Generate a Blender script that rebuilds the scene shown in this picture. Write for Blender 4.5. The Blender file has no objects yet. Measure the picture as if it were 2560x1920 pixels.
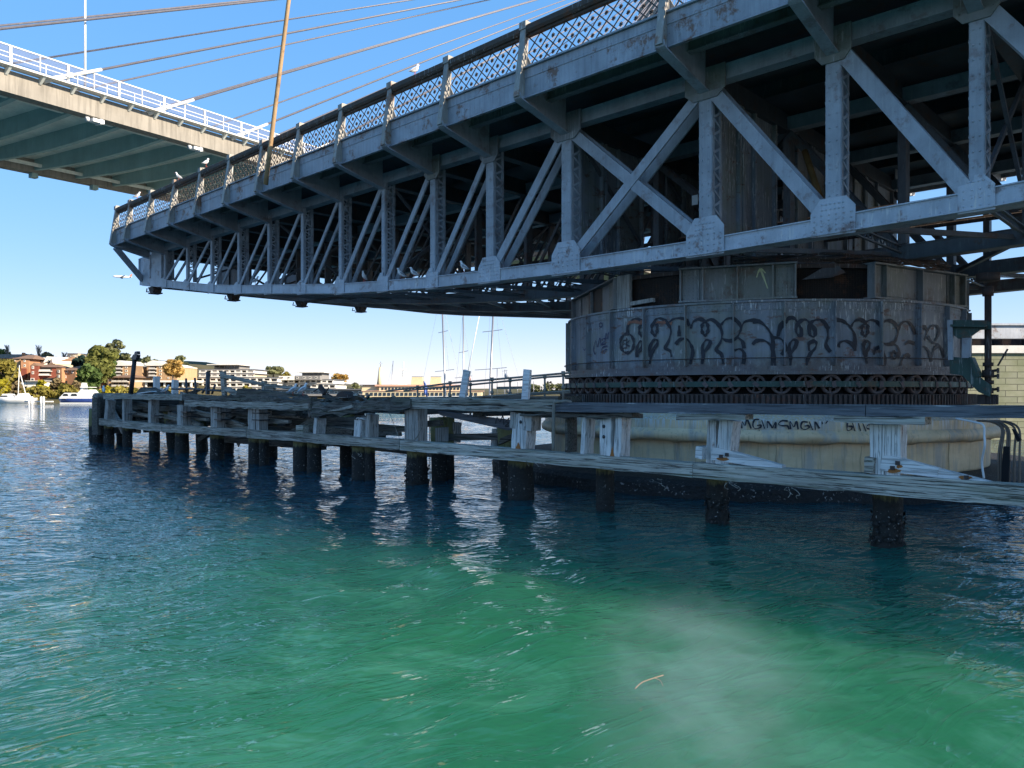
import bpy, math, random
import numpy as np
from mathutils import Vector, Matrix
random.seed(7); rng = np.random.default_rng(7)
C = bpy.context.scene
col = C.collection
R = math.radians
# ------------------------------------------------------------------ camera, sky, sun, exposure
# world axes: X along the old swing bridge, Y across it (away from the boat), Z up, water at z = 0
CAMH = 2.25
F = 1923.0                                  # focal length in pixels of the 2560 px wide photograph
RT = Vector((.7243, .6895, 0)); FW = Vector((-.6895, .7243, 0)); UP = Vector((0, 0, 1))
CAM = Vector((0, 0, CAMH))
cd = bpy.data.cameras.new("camera"); cam = bpy.data.objects.new("camera", cd); col.objects.link(cam)
cd.sensor_width = 36; cd.lens = 36 * F / 2560; cd.shift_y = 20 / 2560; cd.clip_start = .1; cd.clip_end = 9000
cam.matrix_world = Matrix(((RT.x, 0, -FW.x, 0), (RT.y, 0, -FW.y, 0), (0, 1, 0, CAMH), (0, 0, 0, 1)))
C.camera = cam
SUN_EL = R(27); SUN_AZ = math.atan2(.95, .31)          # azimuth measured from +Y towards +X
w = bpy.data.worlds.new("World"); C.world = w; w.use_nodes = True
nt = w.node_tree; nt.nodes.clear()
sk = nt.nodes.new('ShaderNodeTexSky'); sk.sky_type = 'NISHITA'; sk.sun_disc = False
sk.sun_elevation = SUN_EL; sk.sun_rotation = SUN_AZ; sk.air_density = 1.0; sk.dust_density = 0; sk.ozone_density = 6.5; sk.altitude = 0
bg = nt.nodes.new('ShaderNodeBackground'); bg.inputs[1].default_value = .15
ow = nt.nodes.new('ShaderNodeOutputWorld'); gm = nt.nodes.new('ShaderNodeGamma'); gm.inputs[1].default_value = .28; hsv = nt.nodes.new('ShaderNodeHueSaturation'); hsv.inputs['Saturation'].default_value = 2.3
nt.links.new(sk.outputs[0], gm.inputs[0]); nt.links.new(gm.outputs[0], hsv.inputs['Color']); tn = nt.nodes.new('ShaderNodeMix'); tn.data_type = 'RGBA'; tn.blend_type = 'MULTIPLY'; tn.inputs[0].default_value = 1; tn.inputs[7].default_value = (1.0, .9, 1.02, 1)
nt.links.new(hsv.outputs[0], tn.inputs[6]); nt.links.new(tn.outputs[2], bg.inputs[0]); nt.links.new(bg.outputs[0], ow.inputs[0])
sd = Vector((math.sin(SUN_AZ) * math.cos(SUN_EL), math.cos(SUN_AZ) * math.cos(SUN_EL), math.sin(SUN_EL)))
sl = bpy.data.lights.new("sun", 'SUN'); sl.energy = 2.1; sl.angle = R(.5); sl.color = (1, .86, .68)
so = bpy.data.objects.new("sun", sl); col.objects.link(so); so.rotation_euler = sd.to_track_quat('Z', 'Y').to_euler(); so.location = (60, 30, 60)
C.view_settings.view_transform = 'Standard'; C.view_settings.look = 'None'; C.view_settings.exposure = 2.2; C.view_settings.gamma = 1
C.view_settings.use_curve_mapping = False
C.cycles.max_bounces = 6; C.cycles.transparent_max_bounces = 12; C.cycles.volume_max_steps = 64

# ------------------------------------------------------------------ where a point of the photograph stands in the place
def ray(px, py): return FW + RT * ((px - 1280) / F) + UP * ((980 - py) / F)
def onY(px, py, Y): d = ray(px, py); return CAM + d * (Y / d.y)
def onX(px, py, X): d = ray(px, py); return CAM + d * (X / d.x)
def onZ(px, py, z): d = ray(px, py); return CAM + d * ((z - CAMH) / d.z)
def far(px, py, D): return CAM + ray(px, py) * D

# ------------------------------------------------------------------ mesh builder
class MB:
    def __init__(s): s.v = []; s.f = []; s.mi = []; s.o = Vector((0, 0, 0)); s.ax = Vector((1, 0, 0)); s.ay = Vector((0, 1, 0)); s.az = Vector((0, 0, 1)); s.m = 0; s.sm = []
    def frame(s, o, ax, ay, az=(0, 0, 1)): s.o = Vector(o); s.ax = Vector(ax); s.ay = Vector(ay); s.az = Vector(az); return s
    def P(s, p): return s.o + s.ax * p[0] + s.ay * p[1] + s.az * p[2]
    def add(s, vs, fs, smooth=False):
        b = len(s.v); s.v += [tuple(s.P(p)) for p in vs]
        for f in fs: s.f.append([b + i for i in f]); s.mi.append(s.m); s.sm.append(smooth)
        return s
    def hexa(s, q, jit=0):       # q: 8 points, bottom 4 then top 4
        if jit: q = [Vector(p) + Vector((random.uniform(-jit, jit), random.uniform(-jit, jit), random.uniform(-jit, jit))) for p in q]
        return s.add(q, [(3, 2, 1, 0), (4, 5, 6, 7), (0, 1, 5, 4), (1, 2, 6, 5), (2, 3, 7, 6), (3, 0, 4, 7)])
    def box(s, x0, x1, y0, y1, z0, z1, jit=0):
        return s.hexa([(x0, y0, z0), (x1, y0, z0), (x1, y1, z0), (x0, y1, z0), (x0, y0, z1), (x1, y0, z1), (x1, y1, z1), (x0, y1, z1)], jit)
    def beam(s, a, b, wd, ht, up=(0, 0, 1), n=1, jit=0):     # oriented bar a->b, width wd (sideways), ht (towards up)
        a = Vector(a); b = Vector(b); d = (b - a).normalized(); u = Vector(up)
        sd_ = d.cross(u)
        if sd_.length < 1e-4: sd_ = d.cross(Vector((1, 0, 0)))
        sd_.normalize(); u = sd_.cross(d).normalized()
        rings = []
        for i in range(n + 1):
            c = a.lerp(b, i / n)
            j = lambda: random.uniform(-jit, jit) if jit else 0
            rings.append([c + sd_ * (sx * wd / 2 + j()) + u * (sz * ht / 2 + j()) for sx, sz in ((-1, -1), (1, -1), (1, 1), (-1, 1))])
        vs = [p for r in rings for p in r]; fs = [(0, 1, 2, 3), (4 * n + 3, 4 * n + 2, 4 * n + 1, 4 * n)]
        for i in range(n):
            for k in range(4):
                k2 = (k + 1) % 4; fs.append((4 * i + k, 4 * (i + 1) + k, 4 * (i + 1) + k2, 4 * i + k2))
        return s.add(vs, fs)
    def tube(s, pts, r, n=8, r2=None, cap=True, jit=0):
        pts = [Vector(p) for p in pts]; m = len(pts); vs = []; fs = []
        ref = None
        for i, p in enumerate(pts):
            d = (pts[min(i + 1, m - 1)] - pts[max(i - 1, 0)]).normalized()
            if ref is None:
                ref = d.cross(Vector((0, 0, 1)))
                if ref.length < 1e-3: ref = d.cross(Vector((1, 0, 0)))
            u = (ref - d * ref.dot(d)).normalized(); ref = u; v = d.cross(u)
            rr = r if r2 is None else r + (r2 - r) * i / (m - 1)
            if isinstance(r, (list, tuple)): rr = r[i]
            for k in range(n):
                a = 2 * math.pi * k / n; q = rr * (1 + (random.uniform(-jit, jit) if jit else 0))
                vs.append(p + u * (math.cos(a) * q) + v * (math.sin(a) * q))
        for i in range(m - 1):
            for k in range(n):
                k2 = (k + 1) % n; fs.append((i * n + k, i * n + k2, (i + 1) * n + k2, (i + 1) * n + k))
        if cap: fs += [tuple(range(n - 1, -1, -1)), tuple((m - 1) * n + k for k in range(n))]
        return s.add(vs, fs, smooth=n > 5)
    def prism(s, poly, a, b):     # poly: 3-D points, extruded by vector a..b offsets
        a = Vector(a); b = Vector(b); n = len(poly); vs = [Vector(p) + a for p in poly] + [Vector(p) + b for p in poly]
        fs = [tuple(range(n - 1, -1, -1)), tuple(range(n, 2 * n))]
        for i in range(n): j = (i + 1) % n; fs.append((i, j, n + j, n + i))
        return s.add(vs, fs)
    def lathe(s, prof, c, n=96, a0=0, a1=2 * math.pi, closed=False, wob=0):   # prof: [(r,z)]
        full = abs(a1 - a0 - 2 * math.pi) < 1e-6; m = len(prof); N = n if full else n + 1; vs = []; fs = []
        for k in range(N):
            a = a0 + (a1 - a0) * k / n
            for (r, z) in prof:
                rr = r + (wob * (math.sin(a * 11 + z * 3) + .6 * math.sin(a * 29 + z * 9 + 1)) if wob else 0)
                vs.append((c[0] + rr * math.cos(a), c[1] + rr * math.sin(a), c[2] + z))
        for k in range(n):
            k2 = (k + 1) % N
            for i in range(m - 1 + (1 if closed else 0)):
                i2 = (i + 1) % m; fs.append((k * m + i, k2 * m + i, k2 * m + i2, k * m + i2))
        return s.add(vs, fs)
    def rivet(s, p, nrm, r=.018):
        p = Vector(p); nrm = Vector(nrm).normalized(); u = nrm.orthogonal().normalized(); v = nrm.cross(u)
        vs = [p + (u * math.cos(k * math.pi / 3) + v * math.sin(k * math.pi / 3)) * r for k in range(6)] + [p + nrm * r * .75]
        return s.add(vs, [(k, (k + 1) % 6, 6) for k in range(6)])
    def build(s, name, mats, parent=None, smooth_angle=None):
        me = bpy.data.meshes.new(name); off = Vector((0, 0, 0)); p = parent
        while p is not None: off += p.location; p = p.parent
        me.from_pydata([(a[0] - off.x, a[1] - off.y, a[2] - off.z) for a in s.v], [], s.f)
        if not isinstance(mats, (list, tuple)): mats = [mats]
        for m in mats: me.materials.append(m)
        if any(s.mi): me.polygons.foreach_set('material_index', s.mi)
        me.polygons.foreach_set('use_smooth', s.sm)
        me.update(); o = bpy.data.objects.new(name, me); col.objects.link(o)
        if parent is not None: o.parent = parent
        return o
def tag(o, label=None, cat=None, group=None, kind=None):
    if label: o['label'] = label
    if cat: o['category'] = cat
    if group: o['group'] = group
    if kind: o['kind'] = kind
    return o
def thing(name, label, cat, loc=(0, 0, 0), group=None):
    o = bpy.data.objects.new(name, None); col.objects.link(o); o.location = loc; o.empty_display_size = .2
    return tag(o, label, cat, group)
def copy_tree(o, parent=None):
    c = o.copy(); col.objects.link(c)
    if parent is not None: c.parent = parent
    for ch in o.children: copy_tree(ch, c)
    return c
def spline(pts, n=6, closed=False):
    pts = [Vector((p[0], p[1], 0)) if len(p) == 2 else Vector(p) for p in pts]; out = []; m = len(pts)
    for i in range(m if closed else m - 1):
        g = lambda k: pts[k % m] if closed else pts[min(max(k, 0), m - 1)]
        p0, p1, p2, p3 = g(i - 1), g(i), g(i + 1), g(i + 2)
        for k in range(n):
            t = k / n; out.append(.5 * ((2 * p1) + (p2 - p0) * t + (2 * p0 - 5 * p1 + 4 * p2 - p3) * t * t + (3 * p1 - p0 - 3 * p2 + p3) * t ** 3))
    if not closed: out.append(pts[-1])
    return out
# ------------------------------------------------------------------ materials
class NT:
    def __init__(s, name, rough=.6, metal=0, spec=.4):
        s.m = bpy.data.materials.new(name); s.m.use_nodes = True; s.t = s.m.node_tree; s.b = s.t.nodes['Principled BSDF']
        s.b.inputs['Roughness'].default_value = rough; s.b.inputs['Metallic'].default_value = metal
        s.b.inputs['Specular IOR Level'].default_value = spec
        s.g = s.t.nodes.new('ShaderNodeNewGeometry').outputs['Position']
    def N(s, typ, **kw):
        n = s.t.nodes.new(typ)
        for k, v in kw.items(): setattr(n, k, v)
        return n
    def L(s, a, b): s.t.links.new(a, b)
    def pos(s, sc=(1, 1, 1), off=(0, 0, 0), rot=(0, 0, 0)):
        n = s.N('ShaderNodeMapping'); n.inputs['Scale'].default_value = sc; n.inputs['Location'].default_value = off; n.inputs['Rotation'].default_value = rot; s.L(s.g, n.inputs[0]); return n.outputs[0]
    def noise(s, sc=(1, 1, 1), scale=1, det=4, rough=.6, dist=0, off=(0, 0, 0), rot=(0, 0, 0)):
        n = s.N('ShaderNodeTexNoise'); s.L(s.pos(sc, off, rot), n.inputs['Vector']); n.inputs['Scale'].default_value = scale; n.inputs['Detail'].default_value = det
        n.inputs['Roughness'].default_value = rough; n.inputs['Distortion'].default_value = dist; return n.outputs['Fac']
    def ramp(s, fac, stops):
        n = s.N('ShaderNodeValToRGB'); s.L(fac, n.inputs[0]); e = n.color_ramp.elements
        while len(e) < len(stops): e.new(.5)
        for i, (p, c) in enumerate(stops):
            e[i].position = p; e[i].color = (c, c, c, 1) if not isinstance(c, (tuple, list)) else (*c, 1)
        return n.outputs[0]
    def mix(s, fac, a, b, mode='MIX'):
        n = s.N('ShaderNodeMix', data_type='RGBA', blend_type=mode)
        for i, x in ((0, fac), (6, a), (7, b)):
            if isinstance(x, (int, float)): n.inputs[i].default_value = x
            elif isinstance(x, tuple): n.inputs[i].default_value = (*x, 1)
            else: s.L(x, n.inputs[i])
        return n.outputs[2]
    def math(s, op, a, b=0, clamp=False):
        n = s.N('ShaderNodeMath', operation=op, use_clamp=clamp)
        for i, x in ((0, a), (1, b)):
            if isinstance(x, (int, float)): n.inputs[i].default_value = x
            else: s.L(x, n.inputs[i])
        return n.outputs[0]
    def col(s, c):
        if isinstance(c, tuple): s.b.inputs['Base Color'].default_value = (*c, 1)
        else: s.L(c, s.b.inputs['Base Color'])
        return s
    def bump(s, h, st=.3, d=.02):
        n = s.N('ShaderNodeBump'); n.inputs['Strength'].default_value = st; n.inputs['Distance'].default_value = d; s.L(h, n.inputs['Height']); s.L(n.outputs[0], s.b.inputs['Normal']); return s
    def xyz(s): n = s.N('ShaderNodeSeparateXYZ'); s.L(s.g, n.inputs[0]); return n.outputs
def dark(c, k): return tuple(x * k for x in c)
def steel(name, c, rust=.5, white=.0, streak=.35, rough=.55, rustcol=(.13, .055, .025), wcol=(.6, .6, .58), lich=0):
    t = NT(name, rough)
    a = t.noise(scale=1.3, det=6); k = t.mix(t.ramp(a, [(.3, 0), (.7, 1)]), dark(c, .72), dark(c, 1.2))
    st = t.noise((9, 9, .5), 1.2, 5, off=(3, 1, 0)); k = t.mix(t.math('MULTIPLY', t.ramp(st, [(.45, 0), (.75, 1)]), streak), k, dark(c, .42))
    fine = t.noise(scale=45, det=3); k = t.mix(t.math('MULTIPLY', t.ramp(fine, [(.35, 0), (.7, 1)]), .25), k, dark(c, .7))
    if lich: k = t.mix(t.math('MULTIPLY', t.ramp(t.noise(scale=.6, det=5, off=(7, 7, 2)), [(.45, 0), (.62, 1)]), lich), k, (.2, .2, .13))
    if rust:
        rm = t.math('MULTIPLY', t.ramp(t.noise(scale=2.2, det=9, rough=.7, off=(11, 5, 3)), [(.545, 0), (.625, 1)]), rust)
        k = t.mix(rm, k, t.mix(t.noise(scale=14, det=4), dark(rustcol, .6), dark(rustcol, 1.5)))
    if white:
        wm = t.math('MULTIPLY', t.ramp(t.noise((22, 22, 2.2), 1, 6, rough=.65, off=(1, 9, 4)), [(.57, 0), (.63, 1)]), t.ramp(t.noise(scale=.9, det=3, off=(5, 2, 8)), [(.42, 0), (.56, white)]))
        k = t.mix(wm, k, wcol)
    t.col(k); t.bump(fine, .15, .01); return t.m
def wood(name, c1, c2, axis='x', moss=0, crack=.8, rough=.85, white=0, wet=False, rustst=0):
    t = NT(name, rough, spec=.2); sc = {'x': (.9, 14, 14), 'y': (14, .9, 14), 'z': (14, 14, .9)}[axis]
    g = t.noise(sc, 1.5, 7, .7, .4); k = t.mix(t.ramp(g, [(.3, 0), (.68, 1)]), c1, c2)
    b = t.noise(scale=.8, det=4, off=(4, 4, 4)); k = t.mix(t.math('MULTIPLY', t.ramp(b, [(.4, 0), (.65, 1)]), .5), k, dark(c1, .75))
    sc2 = tuple(x * (.45 if x < 2 else 1.3) for x in sc); cr = t.noise(sc2, 2.0, 6, .6, 1.2, off=(2, 8, 1))
    cm = t.ramp(cr, [(.53, 0), (.575, 1)]); k = t.mix(t.math('MULTIPLY', cm, crack), k, dark(c1, .18))
    if moss: k = t.mix(t.math('MULTIPLY', t.ramp(t.noise(tuple(x * .4 for x in sc), 2, 6, off=(9, 3, 6)), [(.5, 0), (.62, 1)]), moss), k, (.10, .13, .06))
    if white: k = t.mix(t.ramp(t.noise(tuple(x * .6 for x in sc), 2.5, 7, off=(1, 2, 9)), [(.62, 0), (.68, white)]), k, (.62, .62, .6))
    if rustst: k = t.mix(t.math('MULTIPLY', t.ramp(t.noise((5, 5, 2), 1.4, 5, off=(6, 1, 7)), [(.63, 0), (.72, 1)]), rustst), k, (.2, .075, .025))
    t.col(k); t.bump(t.mix(.5, g, t.math('SUBTRACT', 1, cm)), .6, .03); return t.m
def plain(name, c, rough=.6, var=.2, scale=3, spec=.4, metal=0):
    t = NT(name, rough, metal, spec); a = t.noise(scale=scale, det=5); t.col(t.mix(t.ramp(a, [(.3, 0), (.7, 1)]), dark(c, 1 - var), dark(c, 1 + var))); return t.m
GREY = (.37, .395, .43)
M = {}
M['steel'] = steel('grey_paint', GREY, .4, .25, .35)
M['steel_in_shade'] = steel('inner_truss_painted_shade', (.13, .137, .15), .6, .1, .4)  # outer truss grey darkened, so the interior shade sits in the colour
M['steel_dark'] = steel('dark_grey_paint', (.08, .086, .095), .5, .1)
M['steel_chord'] = steel('chord_paint', (.47, .50, .545), .65, .95, .25)
M['steel_fascia'] = steel('fascia_paint', (.36, .38, .41), .85, .3, .6, rustcol=(.16, .07, .03))
M['post_rail'] = steel('railing_paint', (.34, .32, .28), .8, .6, .3, rustcol=(.2, .09, .04))
M['lattice'] = steel('lattice_paint', (.105, .088, .075), .6, 0)
M['handrail'] = steel('brown_handrail', (.085, .065, .05), .9, .55, .5, .75)
M['drum'] = steel('drum_paint', (.23, .245, .26), .6, .6, .5, lich=.45)
def drum_mat():
    t = NT('drum_plate_paint', .6); a = t.noise(scale=1.1, det=6); k = t.mix(t.ramp(a, [(.3, 0), (.7, 1)]), (.17, .19, .215), (.28, .305, .335)); z = t.xyz()[2]
    k = t.mix(t.math('MULTIPLY', t.ramp(t.noise(scale=.8, det=6, off=(7, 7, 2)), [(.45, 0), (.6, 1)]), .55), k, (.22, .22, .15))
    st = t.noise((7, 7, .35), 1.2, 6, off=(3, 1, 0)); k = t.mix(t.math('MULTIPLY', t.ramp(st, [(.46, 0), (.66, 1)]), .4), k, (.075, .078, .085))
    low = t.ramp(t.math('SUBTRACT', z, t.math('MULTIPLY', t.noise((3, 3, 3), 1, 6), .5)), [(.0, 1), (1, 0)])
    lz = t.math('MULTIPLY', t.math('SUBTRACT', t.math('ADD', 3.02, t.math('MULTIPLY', t.math('SUBTRACT', t.noise(scale=3.5, det=6, off=(1, 1, 4)), .5), .9)), z), 6, True)
    k = t.mix(t.math('MULTIPLY', lz, .65), k, t.mix(t.noise(scale=9, det=5), (.05, .042, .045), (.16, .115, .10)))
    rm = t.math('MULTIPLY', t.ramp(t.noise((1.3, 1.3, 3), 1.5, 8, .7, off=(11, 5, 3)), [(.57, 0), (.63, 1)]), .8); k = t.mix(rm, k, (.15, .07, .045))
    wm = t.math('MULTIPLY', t.ramp(t.noise((26, 26, 2.6), 1, 6, .65, off=(1, 9, 4)), [(.56, 0), (.61, 1)]), t.ramp(t.noise((.5, .5, .9), 1, 4, off=(5, 2, 8)), [(.47, 0), (.6, .95)])); k = t.mix(wm, k, (.66, .66, .64))
    t.col(k); t.bump(a, .2, .03); return t.m
M['drum'] = drum_mat()
M['box'] = steel('box_paint', (.24, .25, .255), .45, .5, .5, lich=.45)
M['rust'] = steel('rusty_iron', (.07, .052, .046), .8, .25, .3, .8, rustcol=(.1, .045, .03))
M['roller'] = steel('roller_iron', (.13, .105, .10), .7, .1, .3, .75, rustcol=(.085, .045, .035))
M['green'] = steel('green_paint', (.032, .078, .064), .6, .35, .3)
M['mesh'] = steel('rusty_mesh', (.03, .022, .018), .8, 0)
M['black'] = plain('near_black', (.012, .012, .013), .9)
M['spray'] = plain('black_spray_paint', (.018, .021, .03), .55, .3)
M['spray_blue'] = plain('purple_marker', (.035, .04, .10), .6, .3)
M['yellow'] = plain('yellow_marker', (.66, .66, .38), .7)
M['white'] = plain('white_paint', (.75, .75, .73), .5, .06)
M['yellowpipe'] = steel('yellow_pipe_paint', (.24, .14, .05), .9, 0)
M['waler'] = wood('weathered_timber', (.25, .225, .19), (.58, .535, .46), 'x', .25, .8, white=.3)
M['waler_w'] = wood('pale_weathered_timber', (.36, .335, .28), (.70, .66, .57), 'x', .4, .9, white=.5)
M['timber_d'] = wood('dark_old_timber', (.075, .068, .06), (.23, .21, .185), 'x', .2, .8)
M['timber_y'] = wood('dark_cross_timber', (.05, .048, .045), (.13, .125, .115), 'y', .15, .8)
M['plank_black'] = wood('dark_stained_timber', (.10, .105, .12), (.20, .21, .23), 'x', 0, .4, .6, white=.55)
M['post'] = wood('grey_timber_post', (.32, .305, .28), (.62, .595, .55), 'z', 0, .75, white=.35)
M['post_w'] = wood('white_peeling_timber_post', (.64, .63, .60), (.85, .83, .80), 'z', 0, .6, white=.6, rustst=.75)
M['brace_w'] = wood('white_peeling_timber', (.66, .65, .63), (.85, .84, .82), 'x', 0, .5, white=.4)
def pile_mat():
    t = NT('tidal_pile', .7, spec=.3); z = t.xyz()[2]; n = t.noise((9, 9, 2), 1.5, 6); g = t.noise(scale=16, det=6, off=(2, 2, 2))
    zz = t.math('ADD', z, t.math('MULTIPLY', t.math('SUBTRACT', n, .5), .28))
    top = t.mix(n, (.10, .10, .035), (.26, .24, .11)); dk = t.mix(g, (.008, .009, .009), (.035, .034, .03))
    k = t.mix(t.ramp(t.math('DIVIDE', zz, 1.2, True), [(.56, 0), (.64, 1)]), dk, top)
    oy = t.math('MULTIPLY', t.ramp(t.noise(scale=24, det=3, off=(8, 1, 3)), [(.64, 0), (.68, 1)]), t.ramp(t.math('DIVIDE', z, 1.2, True), [(.02, 0), (.1, 1), (.42, 1), (.5, 0)]))
    t.col(t.mix(oy, k, (.36, .35, .33))); t.bump(g, .8, .05); return t.m
M['pile'] = pile_mat()
def pier_mat():
    t = NT('coated_pier', .55, spec=.35); z = t.xyz()[2]
    a = t.noise((1, 1, 2), .9, 6); k = t.mix(t.ramp(a, [(.3, 0), (.7, 1)]), (.56, .42, .24), (.80, .64, .41))
    k = t.mix(t.math('MULTIPLY', t.ramp(t.noise((3, 3, .7), .8, 5, off=(2, 5, 1)), [(.5, 0), (.62, 1)]), .7), k, (.36, .36, .33))
    dr = t.math('MULTIPLY', t.ramp(t.noise((20, 20, 1.2), 1, 6, off=(3, 3, 3)), [(.5, 0), (.58, 1)]), t.ramp(t.math('DIVIDE', z, 2, True), [(.68, 0), (.76, .8), (.80, 1)]))
    k = t.mix(dr, k, (.62, .62, .6))
    k = t.mix(t.math('MULTIPLY', t.ramp(t.noise((14, 14, .8), 1, 5, off=(6, 4, 3)), [(.55, 0), (.7, 1)]), .45), k, (.16, .13, .09))
    t.col(k); t.bump(a, .4, .06); return t.m
M['pier'] = pier_mat()
def footing_mat():
    t = NT('oyster_footing', .65, spec=.35); z = t.xyz()[2]; g = t.noise(scale=9, det=7); k = t.mix(g, (.006, .007, .008), (.03, .029, .027))
    oy = t.math('MULTIPLY', t.ramp(t.noise(scale=15, det=4, off=(8, 1, 3)), [(.60, 0), (.64, 1)]), t.math('MULTIPLY', t.ramp(t.noise(scale=1.1, det=3), [(.45, 0), (.6, 1)]), t.ramp(z, [(.02, 0), (.12, 1), (.3, .5), (.5, 0)])))
    t.col(t.mix(oy, k, (.38, .37, .35))); t.bump(g, 1, .1); return t.m
M['footing'] = footing_mat()
def concrete(name, c, streak=.4, sc=1):
    t = NT(name, .8, spec=.25); a = t.noise(scale=.25 * sc, det=7); k = t.mix(t.ramp(a, [(.3, 0), (.7, 1)]), dark(c, .85), dark(c, 1.12))
    s_ = t.noise((1.6 * sc, 1.6 * sc, .12 * sc), 1, 6); k = t.mix(t.math('MULTIPLY', t.ramp(s_, [(.45, 0), (.7, 1)]), streak), k, dark(c, .5)); t.col(k); return t.m
M['conc'] = concrete('deck_concrete', (.31, .285, .245), .8)
M['soffit'] = concrete('soffit_bounce_concrete', (.85, .86, .77), .25)  # paler than the edge concrete, stands in for light bounced off the water
M['xbeam'] = concrete('cross_beam_bounce_paint', (.38, .52, .50), .2)  # lightened likewise for the missing bounce from the water
M['ledge'] = plain('white_ledge', (.7, .68, .62), .5, .1)
M['cable'] = plain('cable_sheath', (.20, .19, .21), .45, .15, 1)
M['grille'] = plain('grey_mesh_screen', (.45, .48, .60), .6, .08)
M['glass'] = plain('window_glass', (.03, .035, .04), .08, .3, 1, .6)
M['iron'] = plain('dark_iron', (.04, .04, .042), .5, .3)
M['cord'] = steel('brown_cable_sheath', (.22, .16, .12), .2, 0)
M['pipe'] = steel('galvanised_pipe', (.24, .22, .18), .6, .2)
# ------------------------------------------------------------------ the swing bridge
C0 = -10.77; YT = [15.7, 19.85, 24.0, 28.15]; YC = 21.925; ZD = 9.98
OFFS = [2.02, 4.85] + [4.85 + 2.5 * k for k in range(1, 10)]; TIP = 29.1
NODES = [C0 - o for o in reversed(OFFS)] + [C0 + o for o in OFFS]
ZT = [(0, 5.33), (2.5, 5.33), (8, 5.47), (12.4, 5.72), (15, 5.95), (21.4, 6.52), (27.1, 7.32), (31, 7.8)]
def zb(X):                                   # underside of the bottom chord
    d = abs(X - C0)
    for (a, za), (b, zb_) in zip(ZT, ZT[1:]):
        if d <= b: return za + (zb_ - za) * (d - a) / (b - a)
    return 7.8
bridge = thing('swing_bridge', 'old grey riveted steel swing bridge with lattice railing standing open on its round drum', 'swing bridge', (C0, YC, 1.9))
XE = [C0 - 30.0] + NODES + [C0 + 30.0]
for ti, Y in enumerate(YT):
    near = ti == 0
    mb = MB()
    for a, b in zip(XE, XE[1:]):
        za, zb_ = zb(a) + .18, zb(b) + .18
        for dy in (-.2, .2): mb.beam((a, Y + dy, za), (b, Y + dy, zb_), .035, .36)
        mb.beam((a, Y, za + .165), (b, Y, zb_ + .165), .5, .025)
        if near:
            mb.beam((a, Y - .24, za - .165), (b, Y - .24, zb_ - .165), .1, .025)
            n = int((b - a) / .16)
            for k in range(n):
                x = a + (k + .5) * (b - a) / n
                if abs(x - C0) < 16: mb.rivet((x, Y - .222, zb(x) + .07), (0, -1, 0), .016); mb.rivet((x, Y - .222, zb(x) + .3), (0, -1, 0), .016)
        mb.beam((a, Y, za - .17), (b, Y, zb_ - .17), .32, .02)
    mb.build('bottom_chord', M['steel_chord'] if near else M['steel_in_shade'], bridge)
    mb = MB()
    mb.box(XE[0], XE[-1], Y - .16, Y + .16, 9.16, 9.2); mb.box(XE[0], XE[-1], Y - .17, Y + .17, 9.46, 9.5)
    for dy in (-.13, .13): mb.box(XE[0], XE[-1], Y + dy - .02, Y + dy + .02, 9.2, 9.46)
    mb.build('top_chord', M['steel'], bridge)
    for i, X in enumerate(NODES):
        d = abs(X - C0); big = d < 6
        wx = .31 if d < 3 else (.29 if big else (.22 if d < 9 else .17)); z0 = zb(X) + .4; z1 = 9.16
        mb = MB()
        if near:
            for dy, s in ((-.2, 1), (.2, -1)):
                mb.box(X - wx / 2, X + wx / 2, Y + dy - .02, Y + dy + .02, z0, z1)
                for sx in (-1, 1): mb.box(X + sx * wx / 2 - .015, X + sx * wx / 2 + .015, min(Y + dy, Y + dy + s * .09), max(Y + dy, Y + dy + s * .09), z0, z1)
            if d < 13:
                z = z0 + .1
                while z < z1 - .1:
                    for sx in (-.25, .25): mb.rivet((X + sx * wx, Y - .22, z), (0, -1, 0), .026)
                    z += .27
        else: mb.beam((X, Y, z0), (X, Y, z1), wx * .62, .3, up=(0, 1, 0))
        p = mb.build('truss_post', M['steel'] if near else M['steel_in_shade'], bridge)
        if near:
            for sx in (1, -1):
                mb = MB(); z = z0 + .25; up = True; pit = .2 if big else .17
                while z + pit < z1:
                    y0, y1 = (Y - .19, Y + .19) if up else (Y + .19, Y - .19)
                    mb.beam((X + sx * (wx / 2 + .02), y0, z), (X + sx * (wx / 2 + .02), y1, z + pit), .012, .05, up=(0, 1, .3))
                    z += pit; up = not up
                mb.build('lacing', M['steel'], p)
    SEQ = NODES
    def diag(xa, za, xb, zb2, wdt, offy=.2):
        wdt *= 1 if Y < 16 else .6; mb = MB(); a = Vector((xa, Y, za)); b = Vector((xb, Y, zb2)); u = (b - a).normalized().cross(Vector((0, 1, 0)))
        for dy in (-offy, offy):
            mb.beam(a + Vector((0, dy, 0)), b + Vector((0, dy, 0)), .05, wdt, up=u)
            e = u * (wdt / 2 - .012); mb.beam(a + e + Vector((0, dy + .04, 0)), b + e + Vector((0, dy + .04, 0)), .05, .02, up=u)
        mb.build('diagonal_brace', M['steel'] if near else M['steel_in_shade'], bridge)
    for i in range(len(OFFS) - 1):
        o0, o1 = OFFS[i], OFFS[i + 1]; wdt = .24 if i == 0 else (.18 if i < 4 else .14)
        wr = .29 if i < 3 else .22
        diag(C0 - o1 + .15, zb(C0 - o1) + .35, C0 - o0 - .1, 9.05, wdt)
        diag(C0 + o1 - .15, zb(C0 + o1) + .35, C0 + o0 + .1, 9.05, wr)
    diag(C0 - 2.0, 5.6, C0 + 2.0, 9.1, .24); diag(C0 - 2.0, 9.1, C0 + 2.0, 5.6, .28, .18)
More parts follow.
